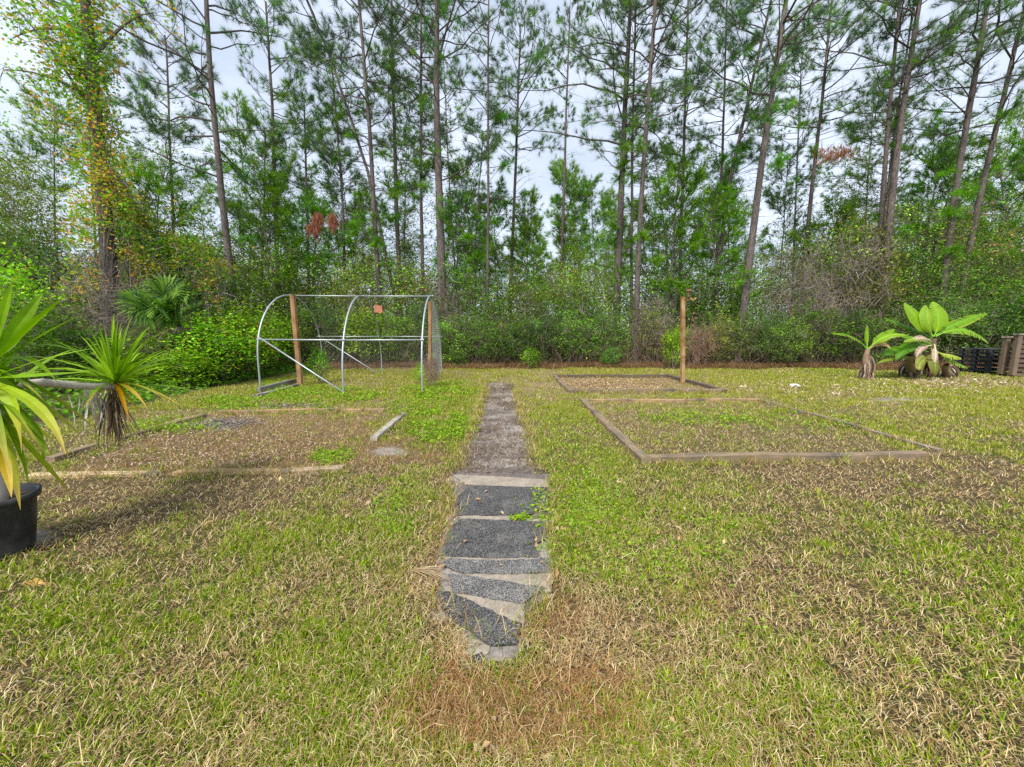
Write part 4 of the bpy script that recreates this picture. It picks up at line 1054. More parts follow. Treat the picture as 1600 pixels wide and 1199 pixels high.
pine_from_photo([(762, 480), (763, 300), (764, 60)], 21, 5.5, 11.5, 'very slender straight pine right behind the dirt path', nl=30, Lmax=3.2)
pine_from_photo([(733, 470), (745, 340), (752, 250)], 22, 4, 7, 'thin dark sapling pine leaning right by the path end', ztop=12, nl=14, Lmax=1.8)
pine_from_photo([(965, 440), (972, 250), (985, 0)], 21.5, 13, 9.2, 'smooth grey-brown pine left of the pair standing behind the far bed', nl=42, Lmax=4.8, azbias=3.3, azk=.4)
pine_from_photo([(992, 560), (997, 400), (1006, 230), (1022, 0)], 18.8, 10, 9.8, 'pine with mottled bark whose foot shows at the wood edge behind the far bed', nl=42, Lmax=4.0)
pine_from_photo([(986, 480), (988, 250), (993, 0)], 22, 6, 11.5, 'thin pine squeezed between the two larger trunks behind the far bed', nl=24, Lmax=3.0)
pine_from_photo([(1155, 540), (1172, 400), (1192, 240), (1230, 0)], 18.5, 13, 10.2, 'dark pine leaning right, between the lone post and the banana plants', nl=40, Lmax=4.4)
pine_from_photo([(1113, 480), (1128, 380), (1138, 300), (1165, 180)], 21.5, 8, 9.5, 'curved slim pine just left of the dark leaning pine', nl=30, Lmax=3.4)
pine_from_photo([(1118, 430), (1128, 250), (1133, 100)], 24, 6, 11, 'faint thin pine behind the curved slim one', nl=26, Lmax=3.0)
pine_from_photo([(1368, 480), (1385, 220), (1405, 0)], 20, 9, 10.5, 'left stem of the close trio of pines above the banana plants', nl=34, Lmax=3.8)
pine_from_photo([(1378, 460), (1405, 210), (1438, 0)], 19.5, 12, 11, 'right and thickest stem of the close trio of pines above the banana plants', nl=36, Lmax=4.2)
pine_from_photo([(1376, 400), (1395, 220), (1417, 60)], 20.6, 5, 11.5, 'thin middle stem of the close trio of pines above the banana plants', nl=20, Lmax=2.6)
pine_from_photo([(1478, 420), (1493, 300), (1545, 0)], 19.5, 12, 10.5, 'straight grey pine leaning right above the big banana clump', nl=38, Lmax=4.4)
pine_from_photo([(1508, 430), (1530, 310), (1590, 50)], 20, 10, 10, 'dark pine nearest the right border of the photo, above the pallets', nl=38, Lmax=4.2)
pine_from_photo([(408, 490), (412, 350), (414, 230)], 24, 6, 7.5, 'young pine with light green needles left of the hoop frame', ztop=13, nl=30, Lmax=2.2, pal_hi=LIGHTP)
pine_from_photo([(483, 450), (480, 300), (476, 180)], 25, 6, 8.5, 'thin young pine above the left half of the hoop frame', ztop=15, nl=30, Lmax=2.4, pal_hi=LIGHTP)
pine_from_photo([(540, 440), (536, 300), (524, 160)], 23.5, 6, 9.5, 'thin dark pine behind the middle hoop top', ztop=17, nl=26, Lmax=2.6)
pine_from_photo([(272, 400), (268, 300), (262, 160)], 21, 6, 8, 'slim pine behind the vine-covered mound on the left', ztop=16, nl=30, Lmax=2.8)
pine_from_photo([(800, 400), (806, 250), (812, 60)], 26, 7, 12, 'pine behind the very slender one, its crown hanging over the path', ztop=20, nl=32, Lmax=3.6)
pine_from_photo([(1062, 440), (1066, 300), (1072, 100)], 23, 7, 10, 'pine rising straight up behind the lone wooden post', nl=30, Lmax=3.4)
pine_from_photo([(1265, 330), (1280, 200), (1300, 0)], 24, 8, 13, 'pale thin pine behind the grey twiggy thicket', nl=28, Lmax=4.0)
pine_from_photo([(430, 300), (425, 150), (415, 0)], 25, 8, 12, 'pine between the wide-limbed pine and the leaning one', nl=34, Lmax=3.8)
pine_from_photo([(880, 300), (884, 150), (890, 0)], 34, 6, 17, 'far tall pine seen in the sky gap left of the trunk pair', ztop=27, nl=20, Lmax=3.4, needle=.3, nw=.018)

# background pines: a few kinds, repeated as individuals
def bg_pine(H, zc, Lmax, r, nl, pal_, M=26, needle=.34, nw=.019, tw=9):
    path = [(0, 0, -.05), (random.uniform(-.4, .4), .2, H * .5), (random.uniform(-.7, .7), .3, H)]
    return pine_geom(path, r, r * .3, zc, H, nl, Lmax, pal_hi=pal_, M=M, needle=needle, nw=nw, tw=tw, dead=14, vivid=.3, bare=.25)
KIND = {}
def bgkind(k, *a, **kw):
    tr, br, c_ = bg_pine(*a, **kw)
    KIND[k] = (tr.mesh('trunk', M_bark, True), br.mesh('branches', M_twig), c_.mesh('crown', M_needle))
bgkind('young', 8.5, 2.5, 1.5, .045, 34, LIGHTP)
bgkind('young2', 11, 4.5, 1.7, .05, 36, LIGHTP)
bgkind('mid', 15, 7.5, 2.6, .07, 34, LIGHTP)
bgkind('mid2', 13, 6.5, 2.4, .06, 32, TEAL)
bgkind('tall', 19, 9.5, 3.4, .08, 40, TEAL)
bgkind('vivid', 7.0, 1.6, 1.9, .06, 30, VIVID, M=22, needle=.30)
def bg(kind, px_, Y, label, sc=1.0, group='background pines'):
    p = at(px_, 500, Y); r = tag(empty('pine_tree', (p[0], Y, 0), random.random() * 6.28), label, 'pine tree', group)
    r.scale = (sc, sc, sc * random.uniform(.9, 1.1)); r.rotation_euler = (random.gauss(0, .045), random.gauss(0, .045), random.random() * 6.28)
    for nm, me in zip(('trunk', 'branches', 'crown'), KIND[kind]):
        o = bpy.data.objects.new(nm, me); scene.collection.objects.link(o); o.parent = r
    return r
for k, px_, Y, sc, lab in [
    ('young2', 868, 40, 1.5, 'far young pine just left of centre in the sky gap'), ('young2', 900, 42, 1.55, 'far young pine in the middle of the sky gap'), ('young2', 925, 40, 1.45, 'far young pine at the right of the sky gap'),
    ('young', 845, 38, 1.35, 'shorter far pine at the left foot of the sky gap'), ('young', 885, 36, 1.25, 'short far pine below the middle of the sky gap'), ('young2', 948, 44, 1.5, 'far pine tucked against the left of the trunk pair'),
    ('vivid', 1060, 20.5, 1.35, 'bushy vivid green pine crown behind the lone post'), ('vivid', 1120, 21, 1.25, 'bushy vivid green pine left of the dark leaning pine'), ('vivid', 700, 21.5, 1.1, 'vivid green young pine against the thickest trunk'),
    ('vivid', 500, 22, 1.25, 'bushy bright pine behind the left of the hoop ridge'), ('vivid', 440, 22, 1.3, 'bushy bright pine just left of the hoop ridge'), ('vivid', 250, 19, 1.35, 'vivid green pine behind the vine mound'),
    ('vivid', 1290, 23, 1.2, 'green young pine behind the grey thicket'), ('vivid', 1450, 23, 1.5, 'green young pine between the trio and the leaning grey pine'), ('vivid', 1585, 22, 1.5, 'green young pine at the right border'),
    ('mid', 380, 27, 1, 'medium pine right of the wide-limbed one'), ('mid2', 560, 27, 1, 'medium pine behind the orange plate'), ('mid', 640, 28, .95, 'medium pine behind the slim straight ones'),
    ('young2', 790, 27, .95, 'young pine at the end of the path'), ('young2', 740, 28, 1.05, 'young pine left of the path end'), ('young', 825, 25, 1.1, 'short young pine right of the path end'),
    ('mid', 1040, 28, 1, 'medium pine behind the vivid crown'), ('mid2', 1150, 27, 1.05, 'medium pine behind the dark leaning pine'), ('mid2', 1215, 26, .85, 'medium pine over the thicket, left part'),
    ('mid', 1330, 27, .95, 'medium pine left of the trio'), ('mid2', 1420, 27, 1.0, 'medium pine right of the trio'), ('mid', 1560, 27, 1, 'medium pine behind the right border pines'),
    ('tall', 150, 24, 1, 'tall pine behind the vine tower'), ('young2', 230, 27, 1, 'young pine right of the vine tower'), ('tall', 720, 29, 1.05, 'tall pine behind the thickest trunk'), ('young2', 1090, 30, 1.05, 'young pine behind the curved slim one'),
    ('tall', 1240, 29, 1.1, 'tall pine right of the dark leaning one'), ('tall', 1350, 31, 1.1, 'tall pine left behind the trio'), ('young2', 1480, 30, 1.1, 'young pine behind the leaning grey one'), ('young2', 590, 31, 1.1, 'young pine behind the slim orange plate trunk'),
    ('young2', 470, 30, 1.0, 'young pine above the left hoop'), ('mid', 100, 22, 1, 'medium pine left of the vine tower'), ('young2', 1000, 33, 1.1, 'young pine behind the trunk pair')]:
    bg(k, px_, Y, lab, sc)
for i_ in range(26):
    px_ = [700, 760, 820, 860, 910, 940, 980, 1030, 1100, 1180, 1250, 330, 400, 470, 520, 590, 650, 60, 180, 1320, 1400, 1470, 1540, 1600, 730, 800][i_]
    bg(random.choice(['mid', 'young2', 'mid', 'mid2']), px_ + random.uniform(-15, 15), random.uniform(38, 56), 'small thin pine far back in the woods', random.uniform(.85, 1.1), 'small far pines deep in the woods')

# ------------------------------------------------------------------ broadleaf trees, shrubs and thickets
LG = {'bright': [(0.138, 0.338, 0.031), (0.2, 0.425, 0.05), (0.263, 0.475, 0.062), (0.1, 0.237, 0.025)], 'mid': [(0.093, 0.217, 0.039), (0.139, 0.279, 0.046), (0.186, 0.341, 0.062), (0.07, 0.155, 0.031)], 'dark': [(0.056, 0.128, 0.035), (0.08, 0.176, 0.048), (0.112, 0.208, 0.048), (0.04, 0.096, 0.029)], 'olive': [(0.162, 0.203, 0.047), (0.216, 0.257, 0.061), (0.121, 0.162, 0.041), (0.27, 0.284, 0.081)], 'yellow': [(0.33, 0.374, 0.055), (0.418, 0.396, 0.066), (0.198, 0.286, 0.044), (0.495, 0.363, 0.077)], 'vine': [(0.22, 0.33, 0.055), (0.374, 0.363, 0.066), (0.506, 0.33, 0.077), (0.132, 0.242, 0.033), (0.44, 0.22, 0.066)], 'brown': [(0.253, 0.149, 0.092), (0.345, 0.196, 0.115), (0.184, 0.115, 0.081), (0.402, 0.253, 0.138)], 'greyd': [(0.14, 0.168, 0.084), (0.182, 0.196, 0.098), (0.112, 0.14, 0.07)]}
def bush_geom(w, h, K, per, leaf, cols, twigcol=(.20, .17, .14), stems=7, extra=0, cr_=.155, hollow=.15, base=.12, alt=None, altf=0, aspect=.5):
    st = Soup(); fo = Soup()
    S = []
    for k in range(stems):
        a = random.random() * 6.283; q = random.random() ** .6
        top = np.array([math.cos(a) * q * w * .42, math.sin(a) * q * w * .42, h * random.uniform(.6, 1.0) * (1 - .25 * q)])
        b = np.array([math.cos(a) * .08 * w, math.sin(a) * .08 * w, -.05]); m = b * .5 + top * .5 + np.random.randn(3) * .08 * w; m[2] = h * .45
        t = np.linspace(0, 1, 8)[:, None]; P = (1 - t) ** 2 * b + 2 * t * (1 - t) * m + t * t * top; P[1:] += np.random.randn(7, 3) * .02 * w
        tube(st, P, np.linspace(.010 + .006 * h, .004, 8), 5, np.array(twigcol) * random.uniform(.7, 1.3)); S.append(P)
    S = np.concatenate(S)
    u = nrm(np.random.randn(K, 3)); rr = (hollow + (1 - hollow) * np.random.rand(K)) ** .6
    C_ = u * rr[:, None] * np.array([w / 2, w / 2, h / 2]) + np.array([0, 0, h * (.5 + base * .5)])
    C_[:, 2] *= 1 + .18 * np.sin(C_[:, 0] * 3 / w + 1) * np.cos(C_[:, 1] * 2.5 / w)
    C_ = C_[C_[:, 2] > base * h * .5]; K = len(C_)
    idx = [np.argmin(((S - c) ** 2).sum(1) + 1.5 * np.maximum(0, S[:, 2] - c[2]) ** 2) for c in C_]; Bp = S[idx]
    M_ = (Bp + C_) / 2 + np.random.randn(K, 3) * .08; tris3(st, np.stack([Bp, M_, C_], 1), np.full(K, .007), np.array(twigcol))
    if extra:
        i_ = np.random.randint(0, K, extra); d = nrm(np.random.randn(extra, 3) + [0, 0, .3]) * np.random.uniform(.15, .6, (extra, 1)); B0 = C_[i_] + np.random.randn(extra, 3) * .1
        tris3(st, np.stack([B0, B0 + d * .5 + np.random.randn(extra, 3) * .05, B0 + d], 1), np.full(extra, .006), pal(extra, [np.array(twigcol), np.array(twigcol) * 1.5, np.array(twigcol) * .7]))
    if per:
        n = K * per; P = np.repeat(C_, per, 0) + np.random.randn(n, 3) * cr_ * np.array([1, 1, .65])
        cc = np.repeat(pal(K, cols, .3) * np.random.choice((.55, .85, 1.0, 1.45), (K, 1)), per, 0) * .8 + pal(n, cols, .25) * .2
        if alt is not None:
            q = np.random.rand(n) < altf; cc[q] = pal(q.sum(), alt)
        P[:, 2] = np.maximum(P[:, 2], .03); leaves(fo, P, leaf, cc, up=.5, aspect=aspect)
    return st, fo
random.seed(33); np.random.seed(33)
BUSH = {}
def bk(k, *a, **kw):
    st, fo = bush_geom(*a, **kw); BUSH[k] = (st.mesh('stems', M_twig), fo.mesh('foliage', M_leaf))
bk('mid', 2.2, 2.2, 150, 24, .10, LG['mid'], extra=150)
bk('mid2', 2.6, 2.6, 170, 23, .10, LG['mid'], extra=200, alt=LG['bright'], altf=.15)
bk('dark', 2.4, 2.2, 150, 25, .095, LG['dark'], extra=200)
bk('dark2', 2.2, 2.8, 160, 23, .10, LG['dark'], extra=200, alt=LG['mid'], altf=.3)
bk('bright', 1.5, 1.6, 75, 26, .105, LG['bright'], extra=40)
bk('small', .9, .9, 34, 30, .07, LG['bright'], stems=4, cr_=.12)
bk('olive', 2.4, 2.5, 150, 20, .095, LG['olive'], extra=260)
bk('twiggy', 2.6, 2.6, 150, 5, .06, LG['greyd'], twigcol=(.22, .18, .155), stems=14, extra=1100, alt=LG['brown'], altf=.4)
bk('brown', 2.0, 1.3, 90, 16, .06, LG['brown'], twigcol=(.26, .19, .15), stems=10, extra=500)
bk('tree', 4.2, 4.6, 230, 38, .095, LG['mid'], stems=11, extra=200, cr_=.28, alt=LG['olive'], altf=.2)
bk('tree2', 4.0, 5.4, 240, 34, .095, LG['olive'], stems=11, extra=400, cr_=.28, alt=LG['mid'], altf=.3)
bk('treed', 4.2, 5.0, 240, 36, .095, LG['dark'], stems=11, extra=300, cr_=.28, alt=LG['mid'], altf=.3)
bk('treeb', 3.4, 4.6, 170, 34, .095, LG['bright'], stems=9, extra=200, cr_=.26, alt=LG['mid'], altf=.35)
bk('vinebush', 2.6, 2.2, 150, 38, .085, LG['bright'], extra=200, cr_=.2, alt=LG['vine'], altf=.12, aspect=.8)
bk('sapling', 2.6, 7.5, 150, 26, .11, LG['bright'], extra=200, stems=4, cr_=.22, hollow=.1, base=.5)
bk('sapling2', 3.2, 8.5, 170, 26, .11, LG['olive'], extra=260, stems=5, cr_=.24, hollow=.1, base=.45, alt=LG['bright'], altf=.4)
def bush(kind, px_, Y, label, sx=1.0, sz=None, name='shrub', cat='shrub', group='shrubs along the wood edge', z=0):
    p = at(px_, 560, Y); sz = sz or sx
    r = tag(empty(name, (p[0], Y, z), random.random() * 6.28), label, cat, group); r.scale = (sx, sx, sz)
    for nm, me in zip(('stems', 'foliage'), BUSH[kind]):
        o = bpy.data.objects.new(nm, me); scene.collection.objects.link(o); o.parent = r
    return r
# front row along the back of the lawn, left to right
for k, px_, Y, sx, sz, lab in [
    ('bright', 432, 15.6, 1.2, 1.2, 'bright green shrub just inside the left hoop'), ('mid2', 480, 17.6, 1, 1, 'mid green shrub behind the leaning hoop post'), ('dark', 530, 17.8, 1, 1.05, 'dark shrub behind the middle hoop'),
    ('bright', 570, 16.8, 1.25, 1.35, 'bright leafy shrub below the orange plate'), ('mid', 618, 17.4, .95, .95, 'mid green shrub between the orange plate and the right hoop'), ('dark2', 660, 18.0, 1, .95, 'dark shrub behind the right hoop'),
    ('mid', 705, 17.0, .9, .85, 'low mid green shrub right of the hoop frame'), ('mid2', 752, 17.4, .95, .82, 'mid green shrub at the far end of the dirt path, left side'), ('mid', 715, 16.4, .38, .32, 'tiny bright sapling at the lawn edge left of the path end'),
    ('mid', 800, 17.2, .95, .85, 'mid green shrub straight beyond the path'), ('small', 828, 15.9, 1.0, .9, 'small bright shrub standing forward, right of the path end'), ('dark', 850, 17.6, 1, .95, 'dark shrub right of the path end'),
    ('mid2', 898, 17.4, 1, .8, 'mid green shrub left behind the far bed'), ('dark2', 945, 17.6, 1, .8, 'dark shrub at the foot of the smooth pine'), ('mid', 953, 16.4, .4, .36, 'tiny green sapling before the dark shrub of the smooth pine'),
    ('olive', 1020, 18.2, .85, .8, 'olive shrub behind the far bed, right of the mottled pine'), ('bright', 1050, 15.6, .62, .95, 'narrow bright sapling left of the lone post'), ('brown', 1090, 16.6, .75, 1.3, 'dead brown weeds right of the lone post'),
    ('olive', 1115, 16.8, .7, .75, 'yellow-green shrub between the lone post and the leaning pine'), ('mid', 1150, 17.6, .9, .9, 'mid green shrub at the foot of the leaning pine'), ('dark', 1195, 17.2, .95, .95, 'dark shrub right of the leaning pine foot'),
    ('mid2', 1225, 16.8, .75, .7, 'lighter green shrub left of the grey twiggy thicket'), ('mid2', 1270, 17.2, 1.0, .95, 'mid green shrub below the grey thicket'), ('dark', 1315, 17.2, 1.0, 1.0, 'dark shrub left behind the smaller banana'),
    ('mid', 1360, 17.4, 1, .95, 'mid green shrub right behind the smaller banana'), ('dark', 1405, 17.6, 1.1, 1.1, 'dark shrub between the two banana plants'), ('dark2', 1460, 17.2, 1.1, 1.0, 'dark shrub right behind the banana clump'),
    ('dark', 1515, 17.0, 1.1, 1.1, 'dark shrub behind the black pallets'), ('mid2', 1570, 17.0, 1.1, 1.2, 'mid green shrub behind the wooden pallets'), ('mid2', 1615, 16.5, 1.2, 1.3, 'mid green shrub at the right border'),
    ('olive', 1600, 19.5, 1.2, 1.7, 'tall olive shrub behind the one at the right border')]:
    bush(k, px_, Y, lab, sx, sz)
# second row: bigger
for k, px_, Y, sx, sz, lab in [
    ('treed', 470, 21, .8, .82, 'dark leafy tree behind the left hoop'), ('tree', 430, 20, .8, .95, 'mid green tree left of the hoop frame'), ('olive', 560, 19.5, 1.2, 1.5, 'olive bush behind the hoop ridge'), ('tree', 520, 22.5, .9, .95, 'green leafy tree above the middle hoop'),
    ('tree2', 640, 21.5, .85, .75, 'olive tree behind the right hoop'), ('twiggy', 700, 19.6, 1.1, 1.35, 'twiggy bush at the thickest pine trunk'), ('tree2', 870, 20.5, .85, .62, 'olive spreading tree in the middle of the wood edge'),
    ('mid2', 905, 19.4, 1.1, 1.3, 'tall mid green bush left of the trunk pair'), ('olive', 820, 20, 1.1, 1.35, 'olive bush beyond the path'), ('mid2', 780, 20.2, 1.0, 1.2, 'mid green tall bush beyond the path'), ('treed', 1040, 21.5, .8, .9, 'dark leafy tree right of the trunk pair'),
    ('twiggy', 1020, 18.4, .9, 1.1, 'bare arching twigs between the mottled pine and lone post'), ('tree', 1100, 21, .8, .8, 'mid green tree behind the yellow-green shrub'), ('treeb', 1200, 23, .9, .9, 'yellow-green tree seen right of the leaning pine'),
    ('twiggy', 1245, 18.6, 1.4, 1.8, 'large grey twiggy thicket between the leaning pine and bananas, left half'), ('twiggy', 1300, 19.0, 1.5, 2.1, 'large grey twiggy thicket, the taller right half'), ('olive', 1335, 19.4, 1.4, 2.2, 'olive bush under the trio of pines'),
    ('tree2', 1290, 21.5, 1.0, 1.0, 'olive tree rising behind the grey thicket'), ('tree', 1390, 21, .95, 1.0, 'green tree around the trio of pines'), ('tree', 1450, 20, 1.0, 1.05, 'rounded green tree behind the banana clump'), ('tree2', 1500, 21, 1.0, 1.15, 'olive tree below the leaning grey pine'),
    ('tree', 1550, 19.5, .95, 1.1, 'leafy tree behind the wooden pallets'), ('treeb', 1600, 21, 1.1, 1.15, 'bright leafy tree at the right border'), ('treed', 1420, 24, 1.2, 1.35, 'dark tall tree right behind the trio'), ('tree2', 1340, 25, 1.1, 1.5, 'loose tall tree left behind the trio'),
    ('treed', 1500, 24, 1.15, 1.4, 'dark tall tree behind the leaning grey pine'), ('treed', 1590, 24, 1.1, 1.4, 'dark tall tree behind the bright one'), ('treeb', 360, 23, .95, 1.3, 'bright young tree right of the wide-limbed pine'),
    ('treeb', 760, 24, .8, .9, 'light green tree left of the path line'), ('treeb', 690, 25, .8, 1.0, 'light green tree behind the thickest trunk')]:
    bush(k, px_, Y, lab, sx, sz, 'broadleaf_tree' if k.startswith('tree') else 'shrub', 'tree' if k.startswith('tree') else 'shrub', 'leafy trees and tall bushes in the second row')
for k, px_, Y, sx, sz, lab in [
    ('sapling', 395, 24, 1.1, 1.25, 'light green sapling tree left of the young pine by the hoop frame'), ('sapling2', 445, 25, 1.1, 1.15, 'olive sapling tree over the left hoop'), ('sapling', 520, 26, 1.1, 1.2, 'light green sapling tree over the middle hoop'), ('sapling2', 575, 25, 1, .95, 'loose olive sapling tree behind the orange plate trunk'),
    ('sapling', 640, 26, 1.1, 1.15, 'light green sapling tree left of the thickest trunk'), ('sapling2', 715, 25, 1.1, 1.05, 'loose sapling tree right of the thickest trunk'), ('sapling', 765, 28, 1.0, 1.0, 'light green sapling tree at the slender pine'), ('sapling', 835, 29, 1.0, .85, 'low bright sapling tree left under the sky gap'),
    ('sapling2', 900, 29, 1.1, .8, 'low olive sapling tree under the sky gap'), ('sapling', 950, 26, .9, .85, 'bright sapling tree at the left of the trunk pair'), ('sapling2', 1035, 24, 1.0, 1.15, 'olive sapling tree right of the mottled pine'), ('sapling', 1085, 25, 1.1, 1.25, 'bright sapling tree right above the lone post'),
    ('sapling', 1135, 26, 1.0, 1.0, 'bright sapling tree left of the leaning pine'), ('sapling2', 1215, 26, 1.1, .95, 'olive sapling tree right of the leaning pine'), ('sapling', 1255, 24, .9, .85, 'bright sapling tree over the left of the thicket'), ('sapling2', 1310, 28, 1.2, 1.25, 'tall loose sapling tree over the right of the thicket'),
    ('sapling', 1445, 27, 1.2, 1.35, 'bright sapling tree right of the pine trio'), ('sapling2', 1500, 26, 1.2, 1.4, 'olive sapling tree behind the leaning grey pine'), ('sapling', 1570, 25, 1.2, 1.35, 'bright sapling tree at the right border'), ('sapling', 215, 22, 1.2, 1.2, 'bright sapling tree right of the vine tower'),
    ('sapling2', 300, 21, 1.1, 1.15, 'olive sapling tree left of the wide-limbed pine'), ('sapling', 30, 20, 1.3, 1.35, 'bright sapling tree at the left border'), ('sapling2', 100, 21, 1.1, 1.1, 'olive sapling tree left of the vine tower')]:
    bush(k, px_, Y, lab, sx, sz, 'sapling_tree', 'tree', 'light green sapling trees between the pines')
# left margin
for k, px_, Y, sx, sz, lab in [
    ('vinebush', 372, 12.3, 1.0, .9, 'bright vine-grown bush left of the left hoop'), ('vinebush', 330, 11.2, .95, .75, 'low bright leafy mound left of the loose boards'), ('bright', 395, 14.0, 1.3, 1.2, 'green bush under the slope of the left hoop'), ('vinebush', 290, 12.6, .9, .8, 'leafy mound below the fan palm'),
    ('bright', 285, 10.3, 1.0, .55, 'low green patch of leaves right of the smaller yucca head'), ('mid', 235, 10.6, 1.0, .6, 'low green bush behind the smaller yucca head'), ('twiggy', 175, 11.0, 1.05, 1.1, 'grey tangle of dead vines at the foot of the vine tower'),
    ('twiggy', 215, 11.6, .9, 1.0, 'second grey tangle right of the vine tower foot'), ('mid', 120, 10.0, .9, .7, 'green bush left below the vine tower'), ('mid2', 60, 9.4, .9, .85, 'leafy bush seen above the yucca pot'), ('vinebush', 20, 10.6, 1.1, 1.35, 'large-leaved vine bush at the left border'),
    ('dark2', 90, 12.5, 1.2, 1.35, 'dark bush behind the left border vines'), ('tree', 20, 15, .9, 1.15, 'leafy tree at the left border'), ('treeb', 70, 17, .9, 1.1, 'bright tree left of the vine tower'), ('twiggy', 130, 13.5, 1.2, 1.5, 'bare brown brush behind the vine tower'),
    ('olive', 250, 13.8, 1.2, 1.5, 'olive bush under the vine mound'), ('dark2', 300, 14.5, 1.3, 1.2, 'dark bush between palm and wide-limbed pine'), ('mid2', 350, 15.5, 1.3, 1.4, 'mid green bush at the wide-limbed pine foot'), ('tree2', 45, 16.5, 1.0, 1.45, 'tall olive tree left of the vine tower'), ('treed', -30, 15.5, 1.1, 1.4, 'dark tree cut by the left border of the photo'), ('treed', 0, 19, 1.1, 1.35, 'dark tree far left behind the leafy one')]:
    bush(k, px_, Y, lab, sx, sz, 'broadleaf_tree' if k.startswith('tree') else 'shrub', 'tree' if k.startswith('tree') else 'shrub', 'bushes of the left margin')
# small dry tuft and weed at the right hoop foot
bush('brown', 676, gr(676, 606)[1], 'dry brown weed tuft at the right hoop foot', .28, .62, 'dry_weed', 'weed', None)
bush('small', 655, gr(655, 600)[1], 'small bright climbing weed left of the right hoop foot', .45, .62, 'weed_plant', 'weed', None)
bush('small', 497, gr(497, 600)[1], 'bright vine climbing beside the brace of the left hoop', .8, 1.1, 'weed_plant', 'weed', None)

# ---- dead pine tower wrapped in yellowing vine
random.seed(5); np.random.seed(5)
Yv = 12.2
vt = at(172, 560, Yv); vt[2] = 0
vr = tag(empty('vine_covered_tree', tuple(vt)), 'tall bare trunk wrapped in yellowing grape vine on the left', 'tree')
path = np.array([vt] + [at(a, b, Yv) for a, b in ((172, 420), (165, 350), (152, 200), (138, 50), (130, -30))]) - vt; path[0][2] = -.05
s = Soup(); tube(s, path, [.24, .19, .18, .15, .12, .10], 10, BARK, .15); s.build('trunk', M_bark, vr, smooth=True)
br = Soup(); fo = Soup(); CC = []
for k in range(60):                       # hanging and climbing stems
    a = random.random() * 6.283; z0 = random.uniform(0, 3); z1 = z0 + random.uniform(2, 8); t = np.linspace(0, 1, 14)
    z = z0 + (z1 - z0) * t; R = (.22 + .5 * (1 - np.clip(z / 6, 0, 1))) * (.8 + .5 * np.sin(t * 5 + a))
    P = np.stack([np.interp(z, path[:, 2], path[:, 0]) + R * np.cos(a + t * 3), R * np.sin(a + t * 3), z], 1) + np.random.randn(14, 3) * .05
    tube(br, P, .010, 4, np.array((.28, .23, .20)) * random.uniform(.6, 1.4))
for k in range(60):                       # loops of the tangle at the foot
    c0 = np.array([random.gauss(0, .5), random.gauss(0, .4), random.uniform(.3, 2.4)]); P = c0 + np.cumsum(np.random.randn(10, 3) * .16, 0); P[:, 2] = abs(P[:, 2])
    tube(br, P, .009, 4, np.array((.38, .34, .31)) * random.uniform(.6, 1.3))
LIMBS = []
for px0, py0, px1, py1, dy in ((150, 190, 30, 20, -.5), (140, 120, 60, 0, .6), (150, 160, 5, 110, 0), (155, 230, 60, 190, .5), (150, 90, 240, 20, .2), (160, 260, 225, 330, -.3), (140, 60, 20, 60, .3), (145, 140, 80, 60, -.6)):
    a = at(px0, py0, Yv) - vt; b = at(px1, py1, Yv + dy) - vt; m = (a + b) / 2 + [0, 0, .5]; t = np.linspace(0, 1, 10)[:, None]; P = (1 - t) ** 2 * a + 2 * t * (1 - t) * m + t * t * b
    tube(br, P, np.linspace(.05, .012, 10), 5, np.array(BARK) * .8); LIMBS.append(P)
    for q in range(20):
        p = P[random.randint(2, 9)]; d = np.random.randn(3) * .35; tube(br, [p, p + d * .6, p + d], .006, 4, np.array(BARK) * .8); CC.append((p + d, .12, 14))
for k in range(370):
    z = random.uniform(1.6, 11.5); a = random.random() * 6.283; R = .22 + 1.05 * max(0, 1 - z / 7.5) ** 1.2 + random.random() * .3
    CC.append((np.array([np.interp(z, path[:, 2], path[:, 0]) + R * math.cos(a), R * math.sin(a) * .9, z]), .15, 22))
for P in LIMBS:
    for p in P[1:]: CC.append((p, .17, 7))
for c0, sg, n in CC:
    P = c0 + np.random.randn(n, 3) * sg
    z = c0[2]; yl = random.random() < (.62 if z < 7.5 else .35)
    leaves(fo, P, .085, pal(n, LG['vine'] if yl else LG['bright'][:2] + LG['mid'], .25), up=.3, aspect=.85)
tris3(br, [[c0 - np.random.randn(3) * .05, c0, c0 + np.random.randn(3) * .2] for c0, _, _ in CC], np.full(len(CC), .006), (.2, .16, .13))
br.build('vine_stems', M_twig, vr); fo.build('vine_leaves', M_leaf, vr)
# the vine draped mound to its right
Ym = 12.9; mt = at(262, 560, Ym); mt[2] = 0
mr_ = tag(empty('vine_mound', tuple(mt)), 'yellow-green vine curtain draped over dead branches right of the vine tower', 'vine')
br = Soup(); fo = Soup(); n0 = 0
prof = [(185, 290), (215, 330), (250, 368), (290, 372), (330, 385), (352, 430)]
for k in range(240):
    x0 = random.uniform(188, 350); yt = np.interp(x0, [p[0] for p in prof], [p[1] for p in prof]); f = random.random() ** 1.6
    c0 = at(x0 + random.gauss(0, 5), yt + f * 75 + 3, Ym + random.gauss(0, .6) - f * .4) - mt
    leaves(fo, c0 + np.random.randn(34, 3) * .15, .085, pal(34, LG['vine'] + LG['yellow'] if random.random() < .45 else LG['bright'] + LG['mid'], .25), up=.6, aspect=.85)
    g0 = np.array([c0[0] * .8, c0[1] * .5, 0]); m = (g0 + c0) / 2 + np.random.randn(3) * .25
    if k % 2: tube(br, [g0, m, c0], [.02, .012, .008], 4, np.array((.2, .16, .14)) * random.uniform(.6, 1.5))
    P = c0 + np.cumsum(np.random.randn(5, 3) * .12 + [0, 0, -.12], 0); tube(br, P, .006, 4, (.3, .25, .22))
